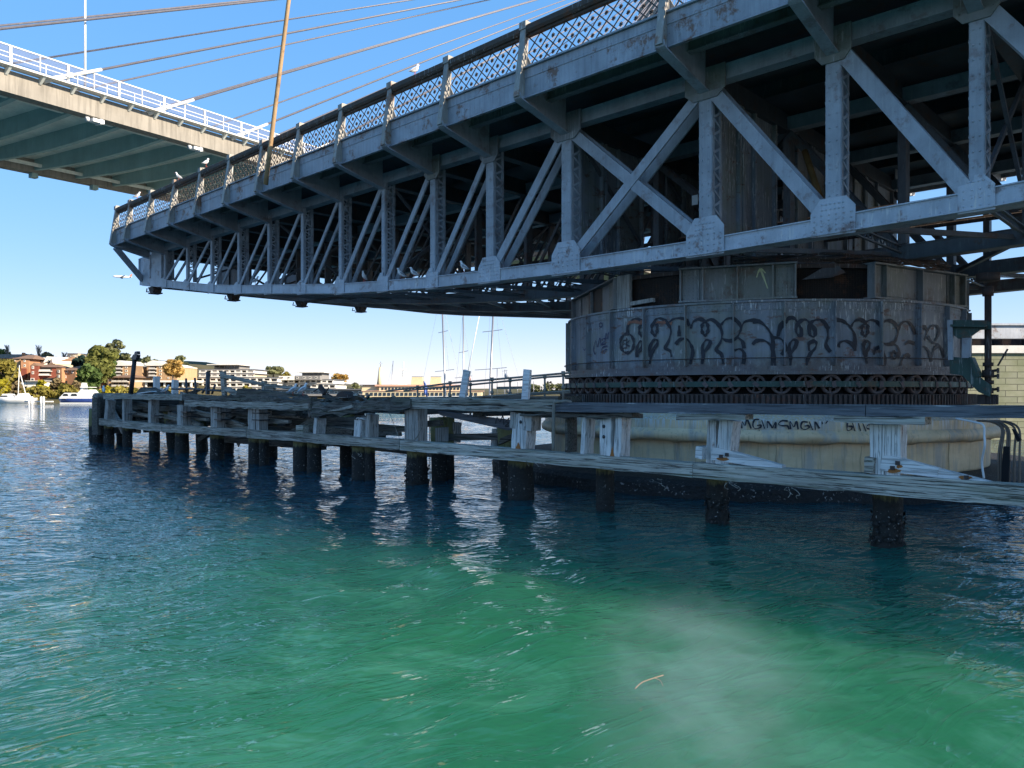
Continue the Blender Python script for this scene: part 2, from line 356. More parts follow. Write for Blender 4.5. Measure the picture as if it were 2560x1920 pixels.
    for s in (-1, 1):
        mb = MB(); xa, xb = sorted((C0 + s * 27.6, C0 + s * 30.4)); z0 = zb(C0 + s * 28.5)
        mb.prism([(xa, Y, zb(xa) + .02), (xb, Y, zb(xb) + .02), (xb, Y, 9.14), (xa, Y, 9.14)], (0, -.24, 0), (0, .24, 0))
        for x in (xa + .03, (xa + xb) / 2, xb - .03): mb.box(x - .05, x + .05, Y - .3, Y - .24, zb(x) + .44, 9.1)
        mb.build('end_plate', M['steel_chord'] if near else M['steel_in_shade'], bridge)
        mb = MB(); x = C0 + s * 29.0; z = zb(x)
        mb.hexa([(x - .2, Y - .2, z - .3), (x + .2, Y - .2, z - .3), (x + .2, Y + .2, z - .3), (x - .2, Y + .2, z - .3), (x - .34, Y - .24, z - .02), (x + .34, Y - .24, z - .02), (x + .34, Y + .24, z - .02), (x - .34, Y + .24, z - .02)])
        mb.box(x - .3, x + .3, Y - .24, Y + .24, z - .36, z - .3); mb.tube([(x - .55, Y - .2, z - .05), (x - .62, Y - .2, z - .22), (x - .35, Y - .2, z - .24)], .03, 6); mb.tube([(x + .5, Y - .1, z - .02), (x + .58, Y - .1, z - .14)], .05, 6)
        mb.build('bearing_block', M['rust'], bridge)
# gusset plates on the near truss
for X in NODES:
    d = abs(X - C0); Y = YT[0]; z = zb(X); big = d < 6
    w2, h = (.47, .84) if d < 3 else ((.44, .72) if big else (.29, .62 if d < 14 else .5))
    s = -1 if X < C0 else 1
    poly = [(X - w2, z - .03), (X + w2, z - .03), (X + w2, z + h * .72), (X + w2 * .6, z + h), (X - w2 * .55, z + h), (X - w2, z + h * .62)]
    if not big:
        poly = [(X - w2, z - .03), (X + w2 * 1.0, z - .03), (X + w2, z + h * .75), (X + w2 * .15, z + h * .8), (X + w2 * .1, z + h), (X - w2 * .4, z + h), (X - w2, z + .42)]
        if s > 0: poly = [(2 * X - a, b) for a, b in poly]
    mb = MB(); mb.prism([(a, Y, b) for a, b in poly], (0, -.255, 0), (0, -.232, 0))
    n1 = 6 if big else 4
    for a in range(n1):
        for b in range(n1):
            if d < 17: mb.rivet((X + (a / (n1 - 1) - .5) * w2 * (1.65 if b < n1 * .6 else .95) * (1 if big else .82), Y - .255, z + .08 + b * h * .8 / (n1 - .5)), (0, -1, 0), .032 if big else .024)
    mb.build('gusset_plate', M['steel_chord'], bridge)
    if d < 9:
        mb = MB(); q = .5 if d < 3 else .36
        mb.prism([(X - q * .6, Y, 8.8), (X + q * .6, Y, 8.8), (X + q, Y, 8.98), (X + q, Y, 9.5), (X - q, Y, 9.5), (X - q, Y, 8.98)], (0, -.26, 0), (0, -.225, 0))
        for a in range(5):
            for b in range(3): mb.rivet((X - q * .75 + a * q * .37, Y - .26, 8.97 + b * .14), (0, -1, 0), .02)
        mb.build('gusset_plate', M['box'], bridge)
# deck, stringers, floor beams
mb = MB(); mb.box(C0 - 29.2, C0 + 29.2, 13.95, 29.9, ZD, ZD + .14); mb.build('deck', M['steel_dark'], bridge)
for y in (14.75, 17.0, 18.4, 21.2, 22.6, 25.3, 26.7, 29.1):
    mb = MB(); mb.box(C0 - 29.1, C0 + 29.1, y - .1, y + .1, 9.6, 9.63); mb.box(C0 - 29.1, C0 + 29.1, y - .02, y + .02, 9.63, ZD - .003)
    mb.build('stringer', M['steel_dark'] if y > 15 else M['box'], bridge)
BX = [C0 - TIP] + NODES + [C0 + TIP]
for X in BX:
    mb = MB(); mb.box(X - .02, X + .02, 15.9, 27.95, 9.1, 9.6 - .004); mb.box(X - .14, X + .14, 15.9, 27.95, 9.06, 9.1); mb.build('floor_beam', M['steel_dark'], bridge)
    for near in (1, 0):
        f = (lambda y: y) if near else (lambda y: 2 * YC - y)
        mb = MB()
        prof = [(13.62, 9.46), (13.66, 9.40), (13.74, 9.36), (15.45, 8.98), (15.45, ZD - .003), (13.92, ZD - .003), (13.86, 9.5)]
        mb.prism([(X, f(a), b) for a, b in prof], (-.02, 0, 0), (.02, 0, 0))
        for (a, b), (c, d) in zip([(13.60, 9.5), (13.64, 9.39), (13.74, 9.345)], [(13.64, 9.39), (13.74, 9.345), (15.5, 8.955)]):
            mb.beam((X, f(a), b), (X, f(c), d), .24, .03, up=(0, 0, 1) if b < 9.4 else (0, -1, 0))
        mb.build('bracket', M['steel'], bridge)
        mb = MB()
        mb.prism([(X, f(a), b) for a, b in [(13.60, 9.44), (13.92, 9.40), (14.02, 11.12), (13.86, 11.12)]], (-.018, 0, 0), (.018, 0, 0))
        mb.prism([(X, f(a), b) for a, b in [(13.56, 9.42), (13.605, 9.42), (13.87, 11.14), (13.83, 11.14)]], (-.085, 0, 0), (.085, 0, 0))
        for s in (-1, 1): mb.prism([(X + s * .02, f(13.985), 10.17), (X + s * .2, f(13.985), 10.17), (X + s * .02, f(13.985), 10.5)], (0, -.01, 0), (0, .01, 0))
        mb.box(X - .11, X + .11, f(13.96) - .16, f(13.96) + .16, 11.13, 11.31); mb.box(X - .08, X + .08, f(13.96) - .12, f(13.96) + .12, 11.31, 11.34)
        mb.build('railing_post', M['post_rail'], bridge)
for a, b in zip(BX, BX[1:]):
    for near in (1, 0):
        f = (lambda y: y) if near else (lambda y: 2 * YC - y); s = 1 if near else -1
        def bx(m_, x0, x1, y0, y1, z0, z1): m_.box(x0, x1, min(f(y0), f(y1)), max(f(y0), f(y1)), z0, z1)
        mb = MB(); a2, b2 = a + .022, b - .022
        bx(mb, a2, b2, 13.87, 13.90, 9.42, 10.15); bx(mb, a2, b2, 13.81, 13.87, 9.42, 9.45); bx(mb, a2, b2, 13.79, 13.95, 10.15, 10.19); bx(mb, a2, b2, 13.855, 13.868, 9.92, 10.14)
        if near:
            n = int((b - a) / .11)
            for k in range(n): mb.rivet((a + (k + .5) * (b - a) / n, 13.855, 9.97), (0, -1, 0), .015); mb.rivet((a + (k + .5) * (b - a) / n, 13.87, 9.5), (0, -1, 0), .012)
        mb.build('fascia_panel', M['steel_fascia'], bridge)
        # lattice
        mb = MB(); L = b - a - .1; n = max(2, round(L / .41)); px_ = L / n; z0, z1 = 10.19, 10.97; rows = 2; pz = (z1 - z0) / rows
        def clip(x0, za, x1, zb2, yy):
            pts = [(x0, za), (x1, zb2)]; dx = x1 - x0; dz = zb2 - za; t0, t1 = 0, 1
            for lo, hi, p0, dd in ((a + .05, b - .05, x0, dx), (z0, z1, za, dz)):
                ta, tb = sorted(((lo - p0) / dd, (hi - p0) / dd)); t0, t1 = max(t0, ta), min(t1, tb)
            if t1 - t0 > .02: mb.beam((x0 + dx * t0, yy, za + dz * t0), (x0 + dx * t1, yy, za + dz * t1), .012, .03)
        for k in range(-4, n + 1):
            clip(a + .05 + k * px_, z0, a + .05 + (k + rows) * px_, z1, f(13.975)); clip(a + .05 + (k + rows) * px_, z0, a + .05 + k * px_, z1, f(13.99))
        if near or True:
            for k in range(0, 2 * n + 1):
                for r_ in range(0, 6):
                    if (k + r_) % 2 == 0: continue
                    X, Z = a + .05 + k * px_ / 2 , z0 + r_ * pz / 2
                    if Z > z1 - .05 or Z < z0 + .05 or X > b - .08 or X < a + .08: continue
                    for aa in (0, 45, 90, 135):
                        dx, dz = math.cos(R(aa + 20)) * .055, math.sin(R(aa + 20)) * .055
                        mb.prism([(X - dx, f(13.965), Z - dz), (X - dz * .2, f(13.965), Z + dx * .2), (X + dx, f(13.965), Z + dz), (X + dz * .2, f(13.965), Z - dx * .2)], (0, -.006, 0), (0, .035, 0))
        mb.build('lattice_panel', M['lattice'], bridge)
for near in (1, 0):
    f = (lambda y: y) if near else (lambda y: 2 * YC - y)
    for a, b in zip(BX, BX[1:]):
        mb = MB(); y = f(13.96)
        mb.prism([(a, y + p, q) for p, q in [(-.1, 11.02), (-.14, 11.08), (-.14, 11.2), (-.07, 11.25), (.07, 11.25), (.14, 11.2), (.14, 11.08), (.1, 11.02)]], (.115, 0, 0), (b - a - .115, 0, 0))
        mb.box(a + .03, b - .03, y - .05, y + .05, 10.96, 11.02)
        mb.build('handrail', M['handrail'], bridge)
# cross frames and bottom laterals between the trusses
for i, X in enumerate(NODES):
    for y0, y1 in zip(YT, YT[1:]):
        z = zb(X) + .25
        mb = MB()
        if i % 3 == 1: mb.beam((X, y0 + .22, z + .3), (X, y1 - .22, 9.0), .07, .09); mb.beam((X + .05, y0 + .22, 9.0), (X + .05, y1 - .22, z + .3), .07, .09); mb.build('cross_brace', M['steel_in_shade'], bridge)
        mb = MB()
        for zz in (z - .08, z + .08): mb.box(X - .035, X + .035, y0 + .225, y1 - .225, zz - .015, zz + .015)
        k = 0; yy = y0 + .25
        while yy < y1 - .4 and abs(X - C0) < 6: mb.beam((X, yy, z + (.1 if k % 2 else -.1)), (X, yy + .2, z + (-.1 if k % 2 else .1)), .04, .012); yy += .2; k += 1
        mb.build('cross_strut', M['steel_in_shade'], bridge)
for a, b in zip(NODES, NODES[1:]):
    for k, (y0, y1) in enumerate(zip(YT, YT[1:])):
        mb = MB(); p, q = (a + .2, b - .2) if k % 2 == 0 else (b - .2, a + .2)
        A = Vector((p, y0 + .3, zb(p) + .12)); B = Vector((q, y1 - .3, zb(q) + .12)); mb.beam(A, B, .11, .02); mb.beam(A + Vector((0, 0, .08)), B + Vector((0, 0, .05)), .02, .09)
        mb.build('lateral_brace', M['steel_in_shade'], bridge)
# plate diaphragms over the drum
for X in (C0 - 2.02, C0 + 2.02):
    for ya, yb in ((15.93, 18.9), (20.1, 23.75), (24.25, 27.9)):
        mb = MB(); mb.box(X - .02, X + .02, ya, yb, 5.55, 9.06)
        for y in (ya + .06, ya + 1.0, ya + 1.15, (ya + yb) / 2 + .3, yb - .05): mb.box(X - .12, X + .12, y - .04, y + .04, 5.55, 9.05)
        mb.build('diaphragm_plate', M['drum'], bridge)
for y, z in ((21.0, 7.0), (22.2, 6.6), (18.7, 6.3), (26, 7.4), (25, 6.4)):
    mb = MB(); mb.tube([(C0 - 20, y, z), (C0 + 24, y, z)], .06, 6); mb.build('service_pipe', M['rust'], bridge)
mb = MB(); a = onY(2012, 378, 18.7); b = onY(2042, 470, 18.3); mb.tube([a, a.lerp(b, .5), b, b + (b - a) * 1.2], .075, 10); mb.build('service_pipe', M['yellowpipe'], bridge)
mb = MB(); c = onY(1737, 500, 18.2); mb.box(c.x - .09, c.x + .09, c.y, c.y + .02, c.z - .13, c.z + .13); mb.build('notice', M['white'], bridge)
for s in (-1, 1):
    mb = MB(); x = C0 + s * 29.0
    mb.beam((x, 15.9, zb(x) + .15), (x, 27.95, zb(x) + .15), .7, .35); mb.build('end_girder', M['rust'], bridge)
    mb = MB(); mb.beam((C0 + s * 29.3, 13.9, 9.35), (C0 + s * 30.1, 15.5, 8.0), .16, .26); mb.build('end_strut', M['steel'], bridge)
    mb = MB(); mb.box(min(x, x + s * .12), max(x, x + s * .12), 13.95, 29.9, 9.3, 9.97); mb.build('end_fascia', M['steel'], bridge)
# ---- turntable drum
RD = 5.55; DC = Vector((C0, YC, 0))
def cyl(px, py, Rr, off=0):            # where the sight line through a pixel meets an upright cylinder round the pivot
    d = ray(px, py); o = CAM - DC; a = d.x ** 2 + d.y ** 2; b = 2 * (d.x * o.x + d.y * o.y); c = o.x ** 2 + o.y ** 2 - Rr * Rr
    D = max(b * b - 4 * a * c, 0); k = (-b - math.sqrt(D)) / (2 * a); p = CAM + d * k
    return math.atan2(p.y - YC, p.x - C0), p.z
def pol(t, r, z): return Vector((C0 + r * math.cos(t), YC + r * math.sin(t), z))
mb = MB(); mb.lathe([(RD - .04, 2.74), (RD, 2.74), (RD, 4.37), (RD - .04, 4.37)], DC, 124, closed=True)
mb.lathe([(RD - .3, 2.66), (RD + .16, 2.66), (RD + .16, 2.74), (RD - .3, 2.74)], DC, 124, closed=True)
mb.lathe([(RD - .2, 4.35), (RD + .06, 4.35), (RD + .06, 4.40), (RD - .2, 4.40)], DC, 124, closed=True)
mb.lathe([(RD + .002, 4.17), (RD + .018, 4.17), (RD + .018, 4.34), (RD + .002, 4.34)], DC, 124, closed=True)
mb.lathe([(RD + .002, 2.745), (RD + .03, 2.745), (RD + .03, 2.86), (RD + .002, 2.86)], DC, 124, closed=True)
for k in range(31 * 9):
    t = k * 2 * math.pi / (31 * 9)
    for z in (4.21, 4.29): mb.rivet(pol(t + (.011 if z > 4.25 else 0), RD + .018, z), (math.cos(t), math.sin(t), 0), .018)
    mb.rivet(pol(t, RD + .03, 2.81), (math.cos(t), math.sin(t), 0), .016)
drum = mb.build('turntable_drum', M['drum'], bridge)
t0, _ = cyl(1960, 850, RD)
for k in range(31):
    t = t0 + k * 2 * math.pi / 31; rr = Vector((math.cos(t), math.sin(t), 0)); tt = Vector((-rr.y, rr.x, 0)); mb = MB().frame(pol(t, 0, 0), rr, tt)
    mb.box(RD + .019, RD + .13, -.012, .012, 2.87, 4.35); mb.box(RD + .003, RD + .017, -.045, .045, 2.87, 4.165)
    for z in np.arange(2.95, 4.1, .12): mb.rivet((RD + .018, .045, z), (1, 0, 0), .014) if False else None
    mb.build('stiffener', M['drum'], drum)
mb = MB(); mb.tube([pol(2 * math.pi * k / 96, RD + .16, 3.04) for k in range(97)], .014, 6); mb.build('cable_ring', M['rust'], drum)
# upper boxes and mesh openings
def upper_box(ta, tb, z0, z1, r=RD + .05, extra=()):
    A = pol(ta, r, 0); B = pol(tb, r, 0); ax = (B - A).normalized(); L = (B - A).length; ay = Vector((-ax.y, ax.x, 0))
    if ay.dot(pol((ta + tb) / 2, 1, 0) - DC) > 0: ay = -ay
    mb = MB().frame(A, ax, ay)
    mb.box(0, L, .12, .16, z0, z1); mb.box(-.02, L + .02, -.06, .5, z0 - .04, z0 - .002); mb.box(-.02, L + .02, -.06, .5, z1 + .002, z1 + .04)
    for x in (.0, L * .5, L - .04) + tuple(L * e for e in extra): mb.box(x, x + .04, -.03, .12, z0, z1)
    for x0, x1 in ((.06, L * .17), (L * .83, L - .06)):
        mb.box(x0, x1, .09, .12, z0, z1)
        for i in range(4):
            for j in range(9): mb.rivet((x0 + .05 + (x1 - x0 - .1) * i / 3, .09, z0 + .06 + j * (z1 - z0 - .12) / 8), -ay, .022)
    for i in range(int(L / .12)):
        for z in (z0 + .06, z1 - .06): mb.rivet((.05 + i * .12, .12, z), -ay, .017)
    return mb.build('box_girder', M['box'], drum)
B1 = (cyl(1426, 740, 5.45)[0], cyl(1536, 740, 5.6)[0]); B2 = (cyl(1699, 700, 5.6)[0], cyl(1991, 700, 5.6)[0]); B3 = (cyl(2184, 700, 5.6)[0], R(4))
upper_box(B1[0] - .22, B1[1], 4.46, 5.2); b2 = upper_box(*B2, 4.46, 5.22, extra=(.2, .8)); upper_box(*B3, 4.46, 5.22, extra=(.12, .86))
for k in range(5):
    a = R(16 + 40 * k); upper_box(a, a + R(28), 4.46, 5.2)
mb = MB(); mb.lathe([(5.0, 4.41), (5.0, 5.25)], DC, 96); mb.build('inner_wall', M['mesh'], drum)
for ta, tb in ((B1[1], B2[0]), (B2[1], B3[0])):
    mb = MB(); n = 44
    for k in range(n + 1): t = ta + (tb - ta) * k / n; mb.beam(pol(t, 5.36, 4.42), pol(t, 5.36, 5.12), .012, .012)
    for j in range(15): z = 4.44 + j * .048; mb.tube([pol(ta + (tb - ta) * k / 12, 5.36, z) for k in range(13)], .006, 4, cap=False)
    mb.build('mesh_screen', M['mesh'], drum)
    mb = MB(); mb.lathe([(5.3, 5.14), (5.42, 5.14), (5.42, 5.24), (5.3, 5.24)], DC, 24, ta, tb, closed=True); mb.build('mesh_frame', M['rust'], drum)
mb = MB(); t = B1[1] + .05; rr = Vector((math.cos(t), math.sin(t), 0)); mb.frame(pol(t, 5.45, 0), rr, Vector((-rr.y, rr.x, 0))); mb.box(0, .1, -.22, .22, 4.42, 5.28); mb.build('corner_post', M['post'], drum)
mb = MB(); a = cyl(1605, 755, 5.45); mb.beam(pol(a[0] - .07, 5.48, 4.52), pol(a[0] + .07, 5.48, 4.56), .1, .1); mb.build('timber_block', M['post'], drum)
# folded dark sheet over the right opening
mb = MB(); ta, tb = B2[1] + .03, B3[0] - .06
mb.prism([pol(ta, 5.45, 4.86), pol((ta + tb) / 2, 5.47, 4.9), pol(tb - .05, 5.46, 5.02), pol(tb - .1, 5.4, 5.3), pol(ta + .12, 5.4, 5.24)], (0, 0, 0), (-.02, .05, .01)); mb.build('bent_sheet', M['steel_dark'], drum)
mb = MB()
for k in range(7): mb.tube([pol(B2[0] + (B3[1] - B2[0]) * j / 20, 5.4 - .1 * math.sin(k * 2 + j * .8), 5.30 + .05 * k % .13 + .05 * math.sin(j * 1.1 + k)) for j in range(3, 19)], .03, 5)
mb.build('cable_bundle', M['rust'], drum)
# graffiti, painted as thin paint strips that follow the drum plate
def strokes(mb, lists, w_, tr, surf, r, n=5):
    for pts in lists:
        closed = pts[0] == 'o'
        if closed:
            _, cx, cy, rx, ry = pts; pts = [(cx + rx * math.cos(a), cy + ry * math.sin(a)) for a in np.linspace(0, 2 * math.pi, 22)]
        sp = spline(pts, n) if len(pts) > 2 else spline(pts, 4)
        P = [surf(*tr(p.x, p.y)) for p in sp]
        m = len(P); ring = []
        for i in range(m):
            d = (P[min(i + 1, m - 1)] - P[max(i - 1, 0)])
            if d.length < 1e-6: continue
            nrm = Vector((P[i].x - C0, P[i].y - YC, 0)).normalized() if r else Vector((0, -1, 0)); s_ = d.normalized().cross(nrm); ww = w_ * (.72 + .3 * math.sin(i * .35 + m) + .1 * math.sin(i * 1.3))
            ring += [P[i] + s_ * ww / 2, P[i] - s_ * ww / 2]
        k = len(ring) // 2; mb.add(ring, [(2 * i, 2 * i + 1, 2 * i + 3, 2 * i + 2) for i in range(k - 1)])
lay = [0]
def on_drum(px, py):
    t, z = cyl(px, py, RD); lay[0] += 1; return pol(t, RD + .021 + .0004 * (lay[0] % 7), z)
G1 = lambda x, y: (1420 + .217 * x, 780 + .217 * y); G2 = lambda x, y: (1880 + .2441 * x, 780 + .2441 * y)
mb = MB()
strokes(mb, [('o', 685, 360, 78, 110), [(695, 250), (692, 170), (740, 95), (800, 78), (860, 110), (895, 160)], ('o', 850, 208, 26, 66), [(800, 520), (795, 430), (830, 340), (862, 350), (850, 420), (800, 475)],
 [(990, 150), (1010, 90), (1060, 72), (1120, 100), (1170, 160), (1190, 230), (1160, 340), (1125, 412), (1180, 450), (1195, 520)], ('o', 1000, 190, 32, 76), [(950, 520), (945, 420), (985, 330), (1030, 320), (1030, 370), (975, 460), (945, 600)],
 [(1165, 150), (1200, 90), (1280, 70), (1360, 90), (1400, 160)], [(1283, 155), (1283, 215), (1283, 280)], [(1245, 375), (1290, 318), (1370, 312), (1420, 380), (1440, 470), (1410, 600)],
 [(1415, 190), (1450, 110), (1520, 80), (1580, 112)], ('o', 1580, 190, 36, 76), [(1580, 112), (1650, 85), (1730, 140), (1775, 230), (1760, 340), (1710, 430), (1770, 490), (1790, 600)],
 [(1545, 600), (1560, 500), (1550, 400), (1590, 325), (1640, 340), (1620, 400), (1560, 470)], [(1765, 150), (1820, 85), (1900, 75), (1970, 130), (1990, 200), (1950, 290), (1890, 330), (1820, 325), (1765, 295)],
 [(1950, 290), (2010, 340), (2030, 420)], [(1920, 445), (1980, 425), (2030, 480), (2020, 600)], [(1985, 220), (2030, 120), (2120, 95), (2212, 108)]], .092, G1, on_drum, 1)
strokes(mb, [[(5, 100), (80, 102), (150, 160), (200, 240), (215, 330), (212, 420)], [(5, 335), (40, 300), (100, 290), (160, 312), (205, 370), (215, 440), (200, 570)], [(240, 570), (228, 480), (216, 400)], [(215, 265), (270, 265), (320, 300), (342, 370), (300, 440)], [(258, 250), (280, 150), (325, 100)], [(270, 250), (300, 160), (335, 120)],
 [(345, 120), (370, 70), (420, 60), (460, 100), (500, 170), (500, 235), (475, 242), (450, 200), (462, 130), (505, 88), (550, 80), (590, 112), (640, 180), (642, 240), (615, 252), (585, 210), (592, 130), (630, 90), (690, 80), (740, 110), (770, 165), (790, 150)],
 [(770, 170), (772, 260), (755, 340), (800, 410)], [(390, 560), (395, 480), (380, 400), (385, 330), (420, 285), (455, 300), (440, 360), (395, 430)], [(585, 400), (580, 330), (620, 300), (655, 312), (645, 370), (600, 420), (570, 480), (555, 570)],
 [(860, 80), (920, 90), (990, 140), (1040, 220), (1050, 300), (1050, 400)], [(878, 360), (900, 312), (950, 297), (1010, 320), (1045, 370)], [(1010, 150), (1050, 92), (1110, 80), (1160, 110)], ('o', 1152, 180, 32, 62), [(1150, 112), (1210, 82), (1270, 100), (1312, 150)],
 [(1145, 440), (1138, 340), (1165, 300), (1200, 312), (1190, 370), (1160, 430), (1170, 530)], [(1240, 440), (1260, 380), (1300, 360)], [(1330, 150), (1350, 100), (1400, 87), (1460, 120), (1490, 190), (1470, 280), (1430, 322), (1380, 332), (1330, 318)], [(1430, 325), (1480, 350), (1502, 420), (1480, 470)], [(1330, 390), (1355, 460), (1350, 570)],
 [(1490, 180), (1530, 112), (1590, 100), (1640, 160), (1665, 230)], [(1560, 335), (1600, 308), (1660, 325)], [(1510, 580), (1540, 470), (1580, 440), (1610, 462)], ('o', 1450, 440, 30, 30), [(1715, 150), (1760, 152), (1790, 190), (1830, 142), (1890, 150), (1905, 210), (1870, 300)], [(1790, 190), (1760, 290)], [(1795, 250), (1840, 312), (1890, 330), (1940, 390), (1955, 470)], [(1715, 370), (1760, 357), (1810, 420), (1830, 510)], [(1830, 470), (1860, 380), (1900, 352)]], .095, G2, on_drum, 1)
mb.build('graffiti', M['spray'], drum)
mb = MB(); strokes(mb, [[(640, 330), (632, 420)], [(640, 330), (672, 322)], [(637, 372), (668, 366)], [(632, 420), (668, 412)], [(682, 295), (676, 420)], [(715, 325), (680, 370), (715, 395)]], .045, G1, on_drum, 1); mb.build('graffiti', M['spray'], drum); mb = MB()
strokes(mb, [[(320, 490), (300, 430), (325, 330), (345, 400), (375, 300), (385, 390)], [(440, 300), (400, 315), (415, 340), (395, 375), (440, 365)], [(430, 350), (445, 245), (460, 310), (478, 235), (495, 330)], [(525, 205), (490, 230), (525, 280), (500, 330)], [(385, 475), (405, 410), (460, 390)], [(412, 470), (430, 435), (452, 432)], ('o', 385, 150, 18, 24),
 [(190, 200), (230, 165), (240, 250), (200, 280)], [(175, 400), (200, 440), (240, 340)]], .035, G1, on_drum, 1); mb.build('graffiti', M['spray_blue'], drum)
mb = MB(); strokes(mb, [[(690, 140), (760, 120), (840, 125), (905, 112)], [(700, 118), (800, 104), (890, 128)], [(1010, 125), (1100, 118), (1200, 132)], [(1030, 110), (1130, 128)]], .085, G1, on_drum, 1); mb.build('paint_smear', steel('orange_smear', (.25, .10, .06), 0, 0), drum)
GA = lambda x, y: (1360 + .2712 * x, 640 + .2712 * y)
mid = [pol(t, RD + .05, 0) for t in B2]
def on_box2(px, py):                   # front plate of the middle box
    n_ = (mid[1] - mid[0]).cross(Vector((0, 0, 1))).normalized(); d = ray(px, py); base = mid[0] - n_ * .0
    if n_.dot(pol(sum(B2) / 2, 1, 0) - DC) < 0: n_ = -n_
    base = mid[0] - n_ * .105; k = (base - CAM).dot(n_) / d.dot(n_); return CAM + d * k
mb = MB(); strokes(mb, [[(2062, 300), (2030, 210), (1995, 120)], [(1960, 198), (1975, 150), (1995, 118)], [(2042, 158), (2018, 132), (1995, 118)]], .05, GA, on_box2, 1); mb.build('arrow_mark', M['yellow'], drum)
# pinion bracket and shaft at the right-hand side of the drum
pc = onY(2470, 900, 18.9)
def sh(px, py): return onY(px, py, 18.9)
mb = MB(); r_ = (sh(2480, 900) - sh(2462, 900)).length / 2
mb.tube([(pc.x, pc.y, 2.1), (pc.x, pc.y, 4.35)], r_, 14); mb.build('pinion_shaft', M['rust'], bridge)
mb = MB()
for z0, z1, k in ((1.98, 2.2, 2.3), (2.22, 2.34, 1.55), (2.42, 2.5, 1.65), (2.56, 2.72, 1.7), (2.8, 2.88, 1.5), (4.3, 4.5, 1.6), (4.62, 4.78, 3.4)):
    mb.tube([(pc.x, pc.y, z0), (pc.x, pc.y, z1)], r_ * k, 20)
for z in (2.3, 2.58, 2.7): mb.tube([(pc.x + r_ * 1.2, pc.y, z), (pc.x + r_ * 2.6, pc.y + .1, z + .02)], .03, 6); mb.box(pc.x + r_ * 2.4, pc.x + r_ * 2.7, pc.y, pc.y + .15, z - .05, z + .06)
for k in range(22):
    a = 2 * math.pi * k / 22; mb.box(pc.x + r_ * 2.35 * math.cos(a) - .03, pc.x + r_ * 2.35 * math.cos(a) + .03, pc.y + r_ * 2.35 * math.sin(a) - .03, pc.y + r_ * 2.35 * math.sin(a) + .03, 1.985, 2.195)
mb.tube([(pc.x + .2, pc.y - .1, 2.8), (pc.x + .38, pc.y - .1, 3.15)], .02, 5); mb.build('pinion_gear', M['rust'], bridge)
mb = MB(); e = onY(2375, 880, 18.4); tz = lambda px, py: onY(px, py, 18.6)
lo = [tz(*q) for q in ((2374, 892), (2425, 895), (2447, 940), (2480, 965), (2475, 992), (2446, 980), (2405, 938), (2374, 934))]
mb.prism(lo, (0, 0, 0), (-.02, .12, 0)); mb.prism([tz(2425, 893), tz(2432, 893), tz(2452, 940), tz(2446, 944)], (0, -.12, 0), (0, .2, 0))
up_ = [tz(*q) for q in ((2380, 800), (2460, 800), (2478, 806), (2478, 822), (2450, 824), (2425, 842), (2395, 846), (2384, 838))]
mb.prism(up_, (0, 0, 0), (-.02, .14, 0)); mb.prism([tz(2380, 812), tz(2470, 814), tz(2470, 819), tz(2380, 817)], (0, -.14, 0), (0, .1, 0))
mb.build('pinion_bracket', M['green'], bridge)
mb = MB(); mb.beam(tz(2418, 845), tz(2416, 895), .1, .16); mb.beam(tz(2376, 800), tz(2378, 900), .1, .1); mb.build('bracket_post', M['steel'], bridge)

# ------------------------------------------------------------------ roller ring
ring = thing('roller_ring', 'ring of rusty spoked rollers carried by a green band under the drum', 'roller ring', (C0, YC, 2.42))
mb = MB(); mb.lathe([(5.66, 2.37), (5.70, 2.37), (5.70, 2.5), (5.66, 2.5)], DC, 124, closed=True); band = mb.build('ring_band', M['green'], ring)
tr0, _ = cyl(2014.5, 957, 5.5); NR = 62; rm = None
for k in range(NR):
    t = tr0 + 2 * math.pi * k / NR; rr = Vector((math.cos(t), math.sin(t), 0)); tt = Vector((-rr.y, rr.x, 0))
    if rm is None:
        mb = MB().frame((0, 0, 0), (1, 0, 0), (0, 1, 0)); ro = .232
        n = 20
        for (xa, xb, r0, r1) in ((-.11, .08, .175, ro), (-.13, .15, .0, .05)):
            vs = []; fs = []
            for i in range(n):
                a = 2 * math.pi * i / n; cs, sn = math.cos(a), math.sin(a)
                vs += [(xa, cs * r1, sn * r1), (xb, cs * r1, sn * r1), (xb, cs * r0, sn * r0), (xa, cs * r0, sn * r0)]
            for i in range(n):
                j = (i + 1) % n
                for q in range(4): fs.append((4 * i + q, 4 * i + (q + 1) % 4, 4 * j + (q + 1) % 4, 4 * j + q))
            mb.add(vs, fs, True)
        for i in range(6):
            a = math.pi * i / 3 + .3; mb.beam((.0, math.cos(a) * .03, math.sin(a) * .03), (.0, math.cos(a) * .19, math.sin(a) * .19), .05, .05, up=(1, 0, 0))
        mb.box(.1, .22, -.045, .045, -.075, .07)
        rm = mb.build('roller', M['roller']); rm.parent = ring; o = rm
    else: o = rm.copy(); col.objects.link(o); o.parent = ring
    o.location = pol(t, 5.5, 2.43) - ring.location; o.rotation_euler = (random.uniform(0, 1), 0, t); o.rotation_mode = 'ZYX' if False else 'XYZ'
mb = MB(); mb.lathe([(5.0, 2.05), (5.32, 2.05), (5.32, 2.7), (5.0, 2.7)], DC, 96, closed=True); mb.build('inner_ring', M['black'], ring)  # solid ring in near-black behind the rollers

